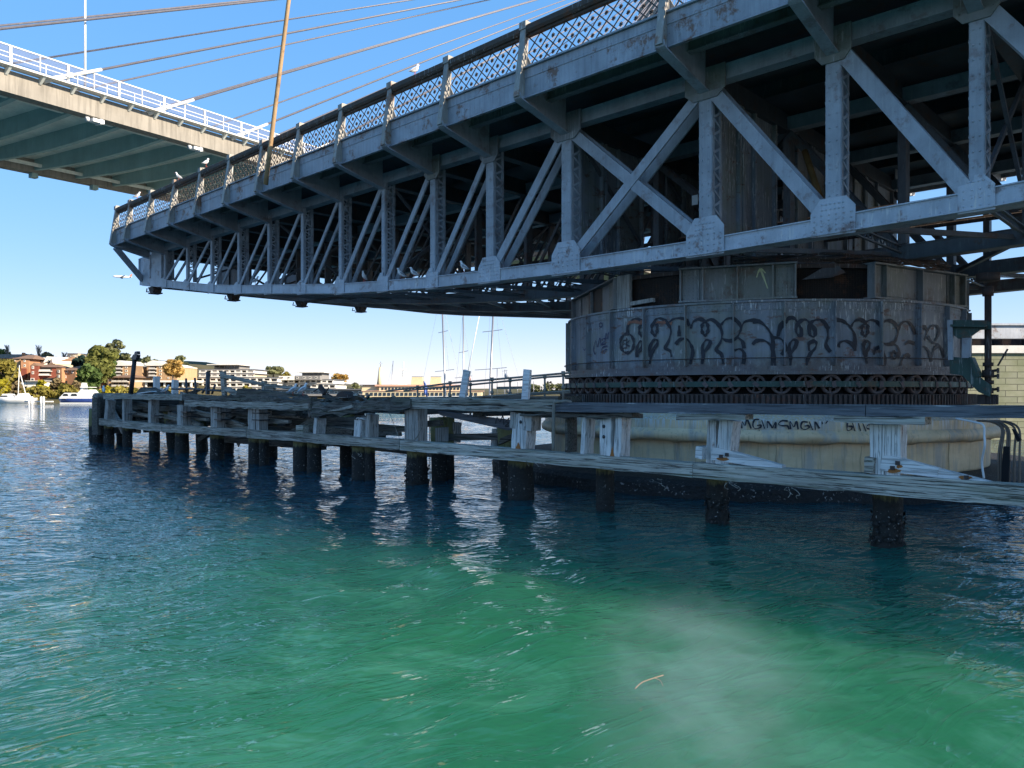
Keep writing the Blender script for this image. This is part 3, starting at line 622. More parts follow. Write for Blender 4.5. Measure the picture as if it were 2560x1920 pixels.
# ------------------------------------------------------------------ pivot pier
pier = thing('pivot_pier', 'round cream coated bridge pier under the drum with dark oyster covered footing', 'bridge pier', (C0, YC, 0))
mb = MB(); mb.lathe([(0, 1.93), (5.85, 1.93), (5.95, 1.76), (6.2, 1.66), (6.3, 1.6), (6.3, 1.405), (6.30, 1.39), (6.2, 1.3), (6.12, 1.2), (6.1, .4), (6.0, .2)], DC, 160, wob=.012)
sk = []; sf = []; ns = 420
for k in range(ns):
    t = 2 * math.pi * k / ns; q = .5 * math.sin(t * 37) + .5 * math.sin(t * 61 + 1) + .6 * math.sin(t * 17 + 2); q2 = math.sin(t * 23 + 4) + .6 * math.sin(t * 53)
    for r_, z_ in ((6.305, 1.398), (6.35 + .012 * q, 1.36), (6.42 + .02 * q2, 1.27 + .012 * q), (6.40 + .025 * q, 1.16 + .02 * q2), (6.30 + .02 * q2, 1.095 + .022 * q), (6.14, 1.12)): sk.append((C0 + r_ * math.cos(t), YC + r_ * math.sin(t), z_))
for k in range(ns):
    for j in range(5): sf.append((6 * k + j, 6 * ((k + 1) % ns) + j, 6 * ((k + 1) % ns) + j + 1, 6 * k + j + 1))
mb2 = MB(); mb2.add(sk, sf, True); mb2.build('coating_roll', M['pier'], pier); mb.build('pier_shaft', M['pier'], pier)
mb = MB(); mb.lathe([(0, .38), (7.7, .36), (7.9, .26), (7.95, -.6)], DC, 160, wob=.05); mb.build('footing', M['footing'], pier)
mb = MB(); mb.lathe([(5.2, 1.94), (5.78, 1.94), (5.78, 2.2), (5.2, 2.2)], DC, 128, closed=True)
for k in range(320):
    t = 2 * math.pi * k / 320; rr = Vector((math.cos(t), math.sin(t), 0)); mb.frame(pol(t, 5.78, 0), rr, Vector((-rr.y, rr.x, 0))); mb.box(.0, .07, -.028, .028, 1.945, 2.19)
mb.build('rack_ring', M['rust'], pier)
for px in (1453, 1690, 1776, 1942, 2153, 2372):
    t, _ = cyl(px, 1140, 6.12); mb = MB(); mb.tube([pol(t + .002 * math.sin(j), 6.125, 1.06 - j * .07) for j in range(10)], .012, 5); mb.build('coating_seam', M['pier'], pier)
def on_pier(px, py): t, z = cyl(px, py, 6.31); lay[0] += 1; return pol(t, 6.33 + .0005 * (lay[0] % 7), z)
G3 = lambda x, y: (1830 + .1808 * x, 1030 + .1808 * y)
mb = MB()
strokes(mb, [[(135, 225), (135, 130), (180, 185), (208, 105), (265, 228)], [(375, 102), (312, 108), (288, 180), (320, 230), (388, 215), (398, 182), (345, 186)], [(410, 110), (450, 228)], [(490, 222), (490, 128), (560, 222)], [(560, 222), (602, 140), (600, 228)], [(770, 125), (690, 120), (640, 165), (690, 188), (762, 190), (785, 238)],
 [(808, 238), (800, 128), (852, 205), (888, 130), (912, 240)], [(1045, 140), (970, 138), (950, 210), (1000, 242), (1062, 215), (1050, 188), (1000, 195)], [(1062, 130), (1112, 248)], [(1150, 250), (1145, 138), (1205, 228)], [(1240, 132), (1246, 168)], [(1290, 160), (1320, 120)], [(1590, 150), (1588, 250), (1640, 242), (1655, 202), (1600, 196)], [(1660, 150), (1692, 262)], [(1740, 150), (1772, 262)], [(1800, 150), (1846, 268)], [(1950, 165), (1872, 180), (1860, 222), (1920, 236), (1920, 200)],
 [(150, 260), (162, 310)], [(275, 280), (330, 275), (385, 265)], [(470, 285), (490, 300), (512, 285)]], .042, G3, on_pier, 1); mb.build('graffiti', M['spray'], pier)
# ------------------------------------------------------------------ timber fender along the channel
YF = 11.5
fender = thing('timber_fender', 'long decaying grey timber fender on piles running beneath the bridge', 'fender', (-15, 12.5, 0))
def Xat(px, Y=YF): return onY(px, 980, Y).x
def timber(px0, py0a, py0b, px1, py1a, py1b, Y, thick, mat, name='waler', n=10, jit=.008):
    """squared timber: front face corners traced at two stations (top/bottom at the left end and the right end)"""
    a0, b0, a1, b1 = onY(px0, py0a, Y), onY(px0, py0b, Y), onY(px1, py1a, Y), onY(px1, py1b, Y)
    mb = MB(); rows = []
    n2 = max(3, int((a1 - a0).length / .35))
    for i in range(n2 + 1):
        t = i / n2; T = a0.lerp(a1, t); B = b0.lerp(b1, t); j = lambda: random.uniform(-jit, jit)
        rows.append([(B.x, B.y + j(), B.z + j() * 2), (T.x, T.y + j(), T.z + j() * 2), (T.x, T.y + thick, T.z + j()), (B.x, B.y + thick, B.z)])
    vs = [p for r in rows for p in r]; fs = [(0, 3, 2, 1), (4 * n2, 4 * n2 + 1, 4 * n2 + 2, 4 * n2 + 3)]
    for i in range(n2):
        for k in range(4): k2 = (k + 1) % 4; fs.append((4 * i + k, 4 * i + k2, 4 * i + 4 + k2, 4 * i + 4 + k))
    mb.add(vs, fs)
    return mb.build(name, M[mat], fender)
# lower waler in three lengths
timber(247, 1046, 1063, 404, 1061, 1080, YF, .28, 'waler'); timber(405, 1061.5, 1080, 615, 1074, 1093, YF, .28, 'waler'); timber(616, 1073.5, 1094, 998, 1099.5, 1124.5, YF, .28, 'waler')
timber(999, 1100.5, 1125, 1731, 1158, 1193.5, YF - .01, .29, 'waler_w', jit=.005); timber(1732, 1157, 1194, 2660, 1220, 1276, YF - .02, .3, 'waler_w', jit=.008)
# upper waler, left to right
timber(258, 985, 997, 455, 986, 1001, YF, .3, 'waler'); timber(456, 986, 1001, 600, 990.5, 1003, YF, .3, 'timber_d', jit=.02)
timber(461, 1001.5, 1015, 770, 1009, 1027, YF - .05, .3, 'waler', jit=.012); timber(590, 991, 1008, 778, 996.5, 1009, YF + .02, .3, 'timber_d', jit=.03)
timber(778, 1012, 1042, 1024, 992, 1023, YF - .06, .32, 'timber_d', jit=.03)
timber(762, 1003, 1020, 800, 1004, 1046, YF + .05, .2, 'timber_d', jit=.03)
timber(1025, 992, 1010, 1386, 1002, 1015, YF, .32, 'waler', jit=.012); timber(1025, 1010.5, 1023, 1386, 1015.5, 1030, YF + .01, .3, 'waler', jit=.012)
timber(1387, 1006, 1029, 2163, 1012, 1040, YF - .03, .3, 'plank_black', jit=.002); timber(2165, 1012, 1040, 2680, 1015, 1047, YF - .032, .3, 'plank_black', jit=.002)
timber(1300, 1031, 1042, 1580, 1033, 1047, YF + .05, .35, 'timber_d', jit=.02); timber(1690, 1036, 1050, 1862, 1036, 1050, YF - .05, .3, 'waler', jit=.005); timber(2084, 1041, 1055, 2312, 1044, 1062, YF - .05, .3, 'waler', jit=.005)
# lower-left horizontal lapped board
timber(820, 1026, 1031, 880, 1012, 1020, YF - .1, .1, 'waler')
# posts between the walers, and the piles below them
def post(px, w, top, bot, lean=0, mat='post', Y=YF + .29, boards=1, d=.3):
    a = onY(px + lean, top, Y); b = onY(px, bot, Y); mb = MB()
    if boards == 1: mb.beam(b, a, d, w, up=(1, 0, 0), n=4, jit=.006)
    else:
        for k in range(boards):
            o = Vector(((k - (boards - 1) / 2) * w / boards, random.uniform(-.015, .015), 0)); mb.beam(b + o, a + o + Vector((0, 0, random.uniform(-.06, .02))), d, w / boards - .012, up=(1, 0, 0), n=4, jit=.006)
    return mb.build('post', M[mat], fender)
post(273, .34, 1000, 1050, 4); post(318, .24, 996, 1056); post(383, .28, 998, 1062, 2); post(460, .45, 1012, 1066); post(545, .44, 1014, 1072); post(640, .44, 1010, 1080); post(655, .18, 1012, 1080)
post(760, .36, 1063, 1090, 0, 'waler_w'); post(797, .16, 1045, 1090, 4, 'post_w'); post(905, .32, 1050, 1095, 3, 'post_w', boards=2); post(929, .16, 1036, 1098, 2, 'post'); post(1040, .50, 1022, 1103, 0, 'post')
post(1307, .42, 1030, 1122, 6, 'post_w', boards=3); post(1293, .16, 1030, 1070, 2, 'post'); post(1331, .2, 1034, 1076, 2, 'post'); post(1525, .26, 1042, 1140, 0, 'post_w'); post(1554, .15, 1042, 1142, 5, 'post_w'); post(1467, .09, 1043, 1134, 6, 'post_w'); post(1428, .055, 1042, 1130, 0, 'timber_d')
post(1786, .16, 1050, 1156, 6, 'post_w', Y=YF + .33); post(1815, .24, 1050, 1160, 12, 'post_w', Y=YF + .29); post(2221, .42, 1060, 1186, 0, 'post_w', boards=2); post(1757, .13, 1116, 1145, 3, 'brace_w', Y=YF + .2); post(2180, .13, 1142, 1180, 3, 'waler', Y=YF + .2)
post(1245, .2, 1072, 1120, 3, 'post', Y=YF + 1.5); post(1128, .42, 1055, 1105, 2, 'post', Y=YF + 2.0)
def pile(px, Y=YF + .42, r=.19, top=.95, lean=0, mat='pile', bulge=0):
    x = onY(px, 1000, Y).x; mb = MB(); pts = [Vector((x + lean * (1 - k / 6), Y, -1.2 + (top + 1.2) * k / 6)) for k in range(7)]
    mb.tube(pts, [r * (1 + (.12 * bulge if k < 4 else 0)) for k in range(7)], 16, jit=.09)
    if bulge:
        for k in range(90):
            a = random.uniform(0, 6.28); z = random.uniform(.0, .48); q = Vector((x + math.cos(a) * r * 1.12, Y + math.sin(a) * r * 1.12, z)); mb.rivet(q, Vector((math.cos(a), math.sin(a), random.uniform(-.8, .8))), random.uniform(.02, .05))
    return mb.build('pile', M[mat], fender)
for px, r, b in ((245, .2, 0), (273, .2, 0), (319, .19, 0), (386, .2, 0), (455, .24, 0), (543, .23, 0), (641, .23, 0), (660, .15, 0), (757, .26, 0), (786, .2, 0), (905, .26, 0), (925, .14, 0), (1042, .25, 1), (1302, .28, 0), (1513, .17, 0), (1793, .17, 1), (2219, .21, 1)): pile(px, r=r, bulge=b)
for px, Y, ln in ((300, 13, .3), (420, 13, .9), (500, 13.2, .35), (678, 13.4, 0), (868, 13.2, 0), (1095, 13.0, .1), (1115, 13.3, 0), (1265, 12.9, .2), (1300, 13.3, 0), (575, 13.6, -.3)): pile(px, Y, .21, 1.6, ln, 'pile')
# white painted knee braces with rusty bolts
def knee(pts, Y, th=.14, mat='brace_w'):
    mb = MB(); mb.prism([onY(x, y, Y) for x, y in pts], (0, 0, 0), (0, th, 0)); return mb.build('knee_brace', M[mat], fender)
k1 = knee([(1781, 1120), (1795, 1119), (1955, 1164), (1955, 1172), (1870, 1164), (1776, 1149)], YF + .12); k2 = knee([(2206, 1139), (2226, 1139), (2348, 1172), (2341, 1194), (2199, 1176)], YF + .12); k3 = knee([(2343, 1174), (2350, 1173), (2480, 1206), (2480, 1222), (2340, 1195)], YF + .13)
for px, py in ((1801, 1141), (1816, 1137), (2230, 1170), (2243, 1158), (2415, 1194)):
    mb = MB(); p = onY(px, py, YF + .09); mb.beam(p + Vector((0, .03, 0)), p, .055, .055); mb.build('bolt', M['rust'], fender)
RS = steel('fresh_rust', (.35, .13, .03), 0, 0)
for px, py, w_, h_ in ((1806, 1147, 18, 5), (2235, 1177, 20, 6), (2248, 1166, 9, 5), (2412, 1194, 19, 6)):
    mb = MB(); pts = [onY(px + w_ * math.cos(a) * random.uniform(.7, 1.1), py + h_ * math.sin(a) * random.uniform(.7, 1.1), YF + .117) for a in np.linspace(0, 6.28, 15)[:-1]]; mb.add(pts, [tuple(range(14))]); mb.build('rust_stain', RS, fender)
for px, ya, yb, w_ in ((1295, 1105, 1122, 7), (1530, 1116, 1142, 6)):
    mb = MB(); mb.add([onY(px - w_, yb, YF + .132), onY(px + w_, yb, YF + .132), onY(px + 1, ya, YF + .132)], [(0, 1, 2)]); mb.build('rust_stain', RS, fender)
# bolt holes / bolts in the white post, iron straps round the others
for px, py in ((1509, 1066), (1509, 1092), (1301, 1055), (2240, 1045)):
    mb = MB(); p = onY(px, py, YF + .135); mb.tube([p, p + Vector((0, .06, 0))], .035, 10); mb.build('bolt_hole', M['iron'], fender)
for px, py, w_ in ((460, 1030, .48), (460, 1041, .48), (545, 1031, .48), (545, 1049, .48), (640, 1033, .47), (640, 1050, .47), (383, 1040, .3), (318, 1035, .26)):
    mb = MB(); p = onY(px, py, YF + .13); mb.box(p.x - w_ / 2, p.x + w_ / 2, p.y - .02, p.y + .34, p.z - .018, p.z + .018); mb.build('iron_strap', M['iron'], fender)
# cap beams across, longitudinal inner timbers and loose infill planks
for px in (273, 319, 386, 457, 543, 641, 757, 905, 1042, 1200, 1305):
    x = Xat(px, YF + .4); mb = MB(); mb.beam((x, YF + .32, 1.82), (x, 14.9, 1.84), .3, .24, n=4, jit=.01); mb.build('cap_beam', M['timber_y'], fender)
x0, x1 = Xat(262, 13), -19.2
for Y, z, h, xa, xb, m in ((12.6, 1.62, .25, x0, -21, 'timber_d'), (13.1, 1.35, .3, x0, -18.6, 'timber_d'), (13.5, 1.75, .28, x0, -17, 'timber_d'), (13.8, 1.0, .25, x0, -24, 'timber_d'), (14.2, 1.5, .3, x0, -20, 'timber_d'), (14.7, 1.85, .25, x0, -17, 'timber_d'), (14.8, 1.1, .3, x0, -22, 'timber_d'), (12.9, .95, .24, -24, -17.2, 'timber_d'), (13.3, .72, .2, -21.5, -15.2, 'timber_d'), (12.8, .62, .22, -27, -20, 'timber_d')):
    n = max(1, int((xb - xa) / 5))
    for k in range(n):
        a = xa + (xb - xa) * k / n; b = xa + (xb - xa) * (k + 1) / n - .03; mb = MB(); mb.beam((a, Y, z + random.uniform(-.05, .05)), (b, Y, z + random.uniform(-.08, .08)), .26, h, n=6, jit=.012); mb.build('inner_timber', M[m], fender)
def plank(pts, Y, th=.12, mat='timber_d'):
    mb = MB(); mb.prism([onY(x, y, Y) for x, y in pts], (0, 0, 0), (0, th, 0)); return mb.build('plank', M[mat], fender)
for pts, Y, m in (([(322, 1000), (382, 1012), (382, 1022), (322, 1010)], 12.2, 'timber_d'), ([(325, 1027), (370, 1036), (370, 1044), (325, 1036)], 12.3, 'waler'), ([(392, 1003), (455, 1019), (455, 1034), (392, 1014)], 12.4, 'timber_d'), ([(391, 1032), (440, 1043), (438, 1052), (391, 1042)], 12.15, 'waler'),
   ([(470, 1021), (530, 1035), (530, 1046), (474, 1030)], 12.2, 'waler'), ([(474, 1043), (515, 1046), (516, 1052), (474, 1049)], 12.1, 'waler'), ([(560, 1018), (640, 1042), (640, 1056), (560, 1032)], 12.5, 'timber_d'), ([(553, 1043), (606, 1060), (606, 1066), (553, 1055)], 12.1, 'waler'), ([(560, 1060), (625, 1068), (624, 1074), (560, 1071)], 12.15, 'waler'),
   ([(657, 1045), (720, 1051), (720, 1058), (657, 1060)], 12.2, 'waler'), ([(655, 1024), (760, 1034), (760, 1046), (655, 1036)], 12.9, 'timber_d'), ([(790, 1065), (890, 1071), (890, 1079), (790, 1076)], 12.2, 'waler'), ([(660, 1062), (745, 1066), (745, 1085), (660, 1082)], 13.0, 'timber_d'),
   ([(1094, 1028), (1289, 1052), (1289, 1075), (1270, 1076), (1100, 1038)], 12.0, 'plank_black'), ([(1060, 1052), (1098, 1050), (1100, 1064), (1062, 1068)], 12.1, 'timber_d'), ([(1088, 1070), (1112, 1068), (1112, 1104), (1088, 1104)], 12.5, 'post'), ([(250, 1003), (272, 1008), (272, 1050), (255, 1046)], 12.6, 'post'), ([(285, 1004), (315, 1040), (315, 1050), (283, 1015)], 12.4, 'timber_d'),
   ([(935, 1060), (1015, 1066), (1015, 1080), (935, 1078)], 12.6, 'timber_d'), ([(1250, 1096), (1288, 1080), (1290, 1092), (1245, 1112)], 12.3, 'timber_d'), ([(1110, 1085), (1245, 1083), (1245, 1100), (1110, 1102)], 12.8, 'timber_d')): plank(pts, Y, mat=m)
rp = random.Random(3)
for k in range(58):
    x = rp.uniform(Xat(268, 12.5), -17.6); Y = rp.uniform(11.95, 14.2); z = rp.uniform(.75, 1.95); L_ = rp.uniform(.8, 2.6); tl = rp.gauss(0, .22); yw = rp.gauss(0, .25) if k % 4 else rp.uniform(-1.2, 1.2)
    d_ = Vector((math.cos(yw) * math.cos(tl), math.sin(yw) * .5, math.sin(tl) * (1 if rp.random() < .7 else 2.2))).normalized(); c = Vector((x, Y, z)); mb = MB(); mb.beam(c - d_ * L_ / 2, c + d_ * L_ / 2, rp.uniform(.05, .2), rp.uniform(.08, .24), n=4, jit=.015); mb.build('plank', M[rp.choice(('waler', 'timber_d', 'timber_d', 'post'))], fender)
for k in range(26):
    x = rp.uniform(Xat(300, 12.5), Xat(1000, 12.5)); Y = rp.uniform(11.9, 14.5); L_ = rp.uniform(.4, 1.8); d_ = Vector((math.cos(k * 1.7), math.sin(k * 1.7) * .6, rp.uniform(-.1, .35))).normalized(); c = Vector((x, Y, 2.06)); mb = MB(); mb.beam(c - d_ * L_ / 2, c + d_ * L_ / 2, rp.uniform(.04, .16), rp.uniform(.05, .14), n=4, jit=.02); mb.build('deck_splinter', M[rp.choice(('waler', 'timber_d'))], fender)
G4 = lambda x, y: (900 + .2396 * x, 900 + .2396 * y)
def on_plank(px, py): return onY(px, py, 11.985)
mb = MB(); strokes(mb, [[(1415, 665), (1430, 595), (1460, 645), (1490, 585), (1500, 675)], [(1560, 605), (1520, 640), (1550, 655), (1515, 690), (1555, 690)], [(1570, 705), (1580, 622), (1592, 665), (1605, 615)]], .035, G4, on_plank, 0); mb.build('graffiti', M['spray'], fender)
# boarded round end on the left, with hanging chain
xe = Xat(247); mb = MB()
for k in range(9):
    a = R(100 + 19 * k); c = Vector((xe - .2, YF + 1.5, 0)); p = c + Vector((math.cos(a) * .0 - abs(math.sin(a - R(90))) * .9, -1.5 * math.cos(a - R(90)) * 1.0, 0)); mb.beam((p.x, p.y, .42), (p.x + random.uniform(-.05, .05), p.y, 2.02), .14, .42, up=(math.sin(a), -math.cos(a), 0), n=3, jit=.02)
mb.build('end_boarding', M['timber_d'], fender)
mb = MB(); mb.tube([(xe - .2 - .95 * abs(math.sin(t)), YF + 1.5 - 1.55 * math.cos(t), 2.06) for t in np.linspace(0, math.pi, 10)], .14, 8); mb.build('end_rail', M['waler'], fender)
mb = MB(); mb.tube([(xe - 1.15, 12.2, 1.5), (xe - 1.25, 12.2, .9), (xe - 1.1, 12.1, .3)], .05, 6); mb.tube([(xe - 1.2, 12.1, 1.6), (xe - 1.5, 12.2, 1.52), (xe - 1.3, 12.4, 1.4)], .12, 6); mb.build('hanging_chain', M['iron'], fender)
for px in (236, 262): pile(px, 12.2, .22, 1.5)
# hanging ropes and seaweed
mb = MB(); p = onY(970, 1023, 11.9); q = onY(1000, 1100, 11.48); mb.tube([p, q], .006, 4); a = onY(1055, 1068, 11.45); b = onY(1014, 1098, 11.45); mb.tube(spline([a, a.lerp(b, .5) + Vector((.05, 0, -.14)), b]), .014, 5)
mb.tube([onY(1073, 1040, 12.2), onY(1076, 1240, 12.0)], .01, 4); mb.build('rope', M['pipe'], fender)
mb = MB(); p = onY(912, 1046, 11.78); mb.tube([p + Vector((math.cos(t) * .24, math.sin(t) * .2, .02 * math.sin(3 * t))) for t in np.linspace(0, 6.28, 16)], .018, 6, cap=False); mb.build('rope_loop', M['white'], fender)
for px, py in ((1845, 1205), (1980, 1217), (1330, 1148), (880, 1132), (1640, 1196)):
    mb = MB()
    for k in range(3):
        p = onY(px + random.uniform(-18, 22), py + random.uniform(0, 4), YF - .05); pts = [p]
        for j in range(4): pts.append(pts[-1] + Vector((random.uniform(-.06, .1), random.uniform(-.03, .03), random.uniform(-.06, .01))))
        mb.tube(spline(pts, 3), .006, 4)
    mb.build('rope_shred', M['waler'], fender)
# ------------------------------------------------------------------ loose things on the fender
def at_thing(name, label, cat, p, group=None): return thing(name, label, cat, p, group)
def single(mb, name, mat, label, cat, group=None): o = mb.build(name, mat); return tag(o, label, cat, group)
YB = 12.3
mb = MB(); mb.beam(onY(1156, 998, YB), onY(1168, 926, YB), .06, .2, up=(1, 0, 0), n=3, jit=.006); single(mb, 'marker_board', M['brace_w'], 'pale leaning timber board standing on the fender in front of the yellow ferry', 'board', 'upright boards on the fender')
mb = MB(); mb.beam(onY(1313, 1003, YB), onY(1319, 924, YB), .06, .2, up=(1, 0, 0), n=3, jit=.006); single(mb, 'marker_board', M['brace_w'], 'pale timber board standing on the fender beside the drum behind pipe railings', 'board', 'upright boards on the fender')
# broken timber handrail
fn = at_thing('broken_fence', 'broken grey timber fence with a sloping rail above the fender', 'fence', onY(600, 990, 12.6))
def fb(pts, Y, name, mat='waler', th=.1): mb = MB(); mb.prism([onY(x, y, Y) for x, y in pts], (0, 0, 0), (0, th, 0)); return mb.build(name, M[mat], fn)
fb([(549, 929), (559, 928), (562, 995), (555, 995)], 12.6, 'post'); fb([(653, 952), (661, 952), (661, 994), (654, 994)], 12.6, 'post')
fb([(558, 936), (567, 937), (655, 957), (655, 963), (640, 962), (558, 944)], 12.55, 'rail', th=.08); fb([(661, 959), (730, 966), (830, 974), (830, 978), (722, 974), (661, 966)], 12.55, 'rail', th=.08)
fb([(661, 966), (683, 968), (683, 976), (661, 974)], 12.62, 'board'); fb([(561, 968), (567, 967), (592, 980), (592, 990), (584, 989), (561, 976)], 12.5, 'brace')
mb = MB(); mb.prism([onY(x, y, 12.2) for x, y in ((592, 973), (600, 971), (742, 986), (748, 994), (590, 992))], (0, 0, 0), (0, .35, 0)); single(mb, 'loose_timber', M['timber_d'], 'thick dark timber baulk lying along the fender beneath the broken fence', 'timber', 'loose timbers')
mb = MB(); mb.beam(onY(800, 965, 12.4), onY(812, 984, 12.4), .1, .12, n=2); mb.tube([onY(784, 979, 12.4), onY(803, 966, 12.4)], .02, 5); mb.tube([onY(812, 984, 12.4), onY(822, 969, 12.4)], .02, 5); single(mb, 'rusty_bracket', M['rust'], 'rusty iron bracket sticking up from the rotten part of the fender', 'bracket')
mb = MB(); mb.prism([onY(x, y, 12.4) for x, y in ((338, 984), (352, 968), (358, 972), (366, 974), (384, 978), (392, 985))], (0, 0, 0), (0, .6, 0)); single(mb, 'splintered_plank', M['timber_d'], 'splintered brown plank heap lying on the fender beside the lamp pole', 'plank')
mb = MB(); mb.prism([onY(x, y, 12.3) for x, y in ((340, 983), (378, 977), (380, 980), (345, 985))], (0, 0, 0), (0, .2, 0)); single(mb, 'pale_plank', M['brace_w'], 'short white plank under the splintered brown plank heap', 'plank')
mb = MB(); mb.prism([onY(x, y, 12.5) for x, y in ((838, 992), (845, 982), (856, 978), (868, 986), (872, 994))], (0, 0, 0), (0, .3, 0)); mb.tube([onY(830, 992, 12.5), onY(818, 984, 12.5)], .02, 5); single(mb, 'scrap_heap', M['rust'], 'dark scrap heap on the fender right of the rusty bracket', 'scrap')
mb = MB()
for p in ([(450, 972), (480, 972), (520, 975), (555, 977)], [(520, 931), (521, 960), (518, 972)], [(487, 945), (491, 984)], [(465, 946), (467, 985)], [(519, 962), (506, 982)], [(538, 962), (530, 984)], [(430, 972), (470, 973)]): mb.tube([onY(x, y, 12.9) for x, y in p], .045, 6)
mb.beam(onY(520, 929, 12.9), onY(519, 986, 12.9), .12, .12, up=(1, 0, 0)); single(mb, 'twisted_rail', M['steel_dark'], 'twisted remains of an iron rail left of the broken timber fence', 'railing')
for (x0, y0, x1, y1, wd, lab) in ((392, 941, 391, 986, .22, 'white upright post on the fender in front of the long white carport'), (207, 0, 0, 0, 0, None)):
    if lab: mb = MB(); mb.beam(onY(x0, y1, 14), onY(x1, y0, 14), wd, wd, up=(1, 0, 0)); single(mb, 'white_post', M['white'], lab, 'post')
mb = MB(); mb.beam(onY(437, 987, 14), onY(438, 950, 14), .22, .22, up=(1, 0, 0)); single(mb, 'white_post', M['white'], 'thicker white post on the fender below the golden tree', 'post')
mb = MB(); mb.tube([onY(404, 987, 14), onY(404, 970, 14)], .05, 6); single(mb, 'stake', M['brace_w'], 'thin pale stake on the fender between two white posts', 'stake')
# lamp pole
lp = at_thing('lamp_pole', 'dark leaning lamp pole with a boxy head at the far fender end', 'lamp pole', onY(327, 986, 13.2))
mb = MB(); mb.tube([onY(327, 990, 13.2), onY(337, 893, 13.2)], .1, 8); mb.build('pole', M['iron'], lp)
mb = MB(); a = onY(329, 898, 13.2); mb.prism([onY(x, y, 13.1) for x, y in ((326, 897), (330, 891), (333, 886), (342, 887), (341, 894), (339, 899), (331, 899))], (0, 0, 0), (0, .16, 0)); mb.build('lamp_head', M['iron'], lp)
mb = MB(); mb.prism([onY(x, y, 13.1) for x, y in ((335, 886), (337, 879), (343, 878), (344, 886))], (0, 0, 0), (0, .12, 0)); mb.build('sensor', M['iron'], lp)
# pipe railings of the gangway to the drum
def railing(label, Y, top, posts, dz=(.0, .36, .74)):
    t = at_thing('pipe_railing', label, 'railing', onY(posts[0], 990, Y), 'gangway railings')
    P = [onY(x, y, Y) for x, y in top]
    for d_ in dz: mb = MB(); mb.tube([p - Vector((0, 0, d_ )) for p in P], .028, 8); mb.build('rail', M['pipe'], t)
    for px in posts:
        x = onY(px, 960, Y).x
        for a, b in zip(P, P[1:]):
            if a.x <= x <= b.x + .01: z = a.z + (b.z - a.z) * (x - a.x) / (b.x - a.x)
        mb = MB(); mb.tube([(x, Y, z - .95), (x, Y, z + .03)], .028, 8); mb.tube([(x, Y, z - .04), (x, Y, z + .06)], .05, 8); mb.tube([(x, Y, z - .4), (x, Y, z - .32)], .05, 8); mb.build('post', M['pipe'], t)
railing('outer iron pipe railing climbing from the fender to the drum', 15.2, [(965, 978), (1125, 958), (1230, 949), (1425, 932)], [1044, 1125, 1230, 1408], (0, .46))
railing('inner iron pipe railing behind the first one beside the drum', 16.2, [(1010, 977), (1176, 962), (1275, 952), (1362, 943), (1425, 939)], [1110, 1176, 1275, 1362], (0, .46))
mb = MB(); mb.prism([onY(x, y, 15.7) for x, y in ((960, 992), (1426, 990), (1426, 1004), (960, 1003))], (0, -.5, 0), (0, .5, 0)); single(mb, 'gangway', M['timber_d'], 'narrow timber gangway behind the fender carrying two pipe railings', 'gangway')
mb = MB(); mb.beam(onY(1244, 970, 17), onY(1312, 969, 17), .1, .08); single(mb, 'cross_bar', M['pipe'], 'short level bar behind the railings left of the second board', 'bar')
# bent grey pipe hooked over the waler, hanging cables at the right end of the pier
mb = MB(); mb.tube(spline([onY(1383, 1126, 11.4), onY(1384, 1060, 11.38), onY(1385, 1012, 11.38), onY(1391, 1005, 11.4), onY(1404, 1004, 11.5), onY(1416, 1003, 11.6), onY(1427, 1006, 11.7)], 5), .033, 10); single(mb, 'bent_pipe', M['pipe'], 'grey bent pipe hooked over the fender timber left of the drum', 'pipe')
mb = MB()
for x, xb in ((2503, 2497), (2507, 2503), (2515, 2517), (2520, 2523), (2536, 2536), (2546, 2549)):
    mb.tube(spline([onY(x - 60, 1052, 19.6), onY(x - 22, 1056, 19.0), onY(x + 2, 1075, 18.6), onY(xb, 1130, 18.5), onY(xb, 1215, 18.5)], 5), .022, 7)
mb2 = MB(); mb2.prism([onY(x, y, 18.4) for x, y in ((2508, 1116), (2522, 1117), (2523, 1160), (2520, 1215), (2502, 1215))], (0, 0, 0), (0, .12, 0)); mb2.prism([onY(x, y, 18.3) for x, y in ((2529, 1072), (2538, 1076), (2552, 1100), (2543, 1105))], (0, 0, 0), (0, .12, 0))
cb = single(mb, 'hanging_cables', M['cord'], 'bundle of brown hanging cables over the right edge of the pier', 'cables'); mb2.build('wrap', M['black'], cb)
mb = MB(); mb.tube(spline([onY(2390, 1046, 16.6), onY(2440, 1056, 16.3), onY(2459, 1064, 16.2), onY(2461, 1090, 16.2), onY(2462, 1115, 16.15), onY(2455, 1155, 16.3), onY(2460, 1196, 16.3)], 5), .02, 7); single(mb, 'thin_hose', M['white'], 'thin pale hose drooping over the pier edge left of the cables', 'hose')
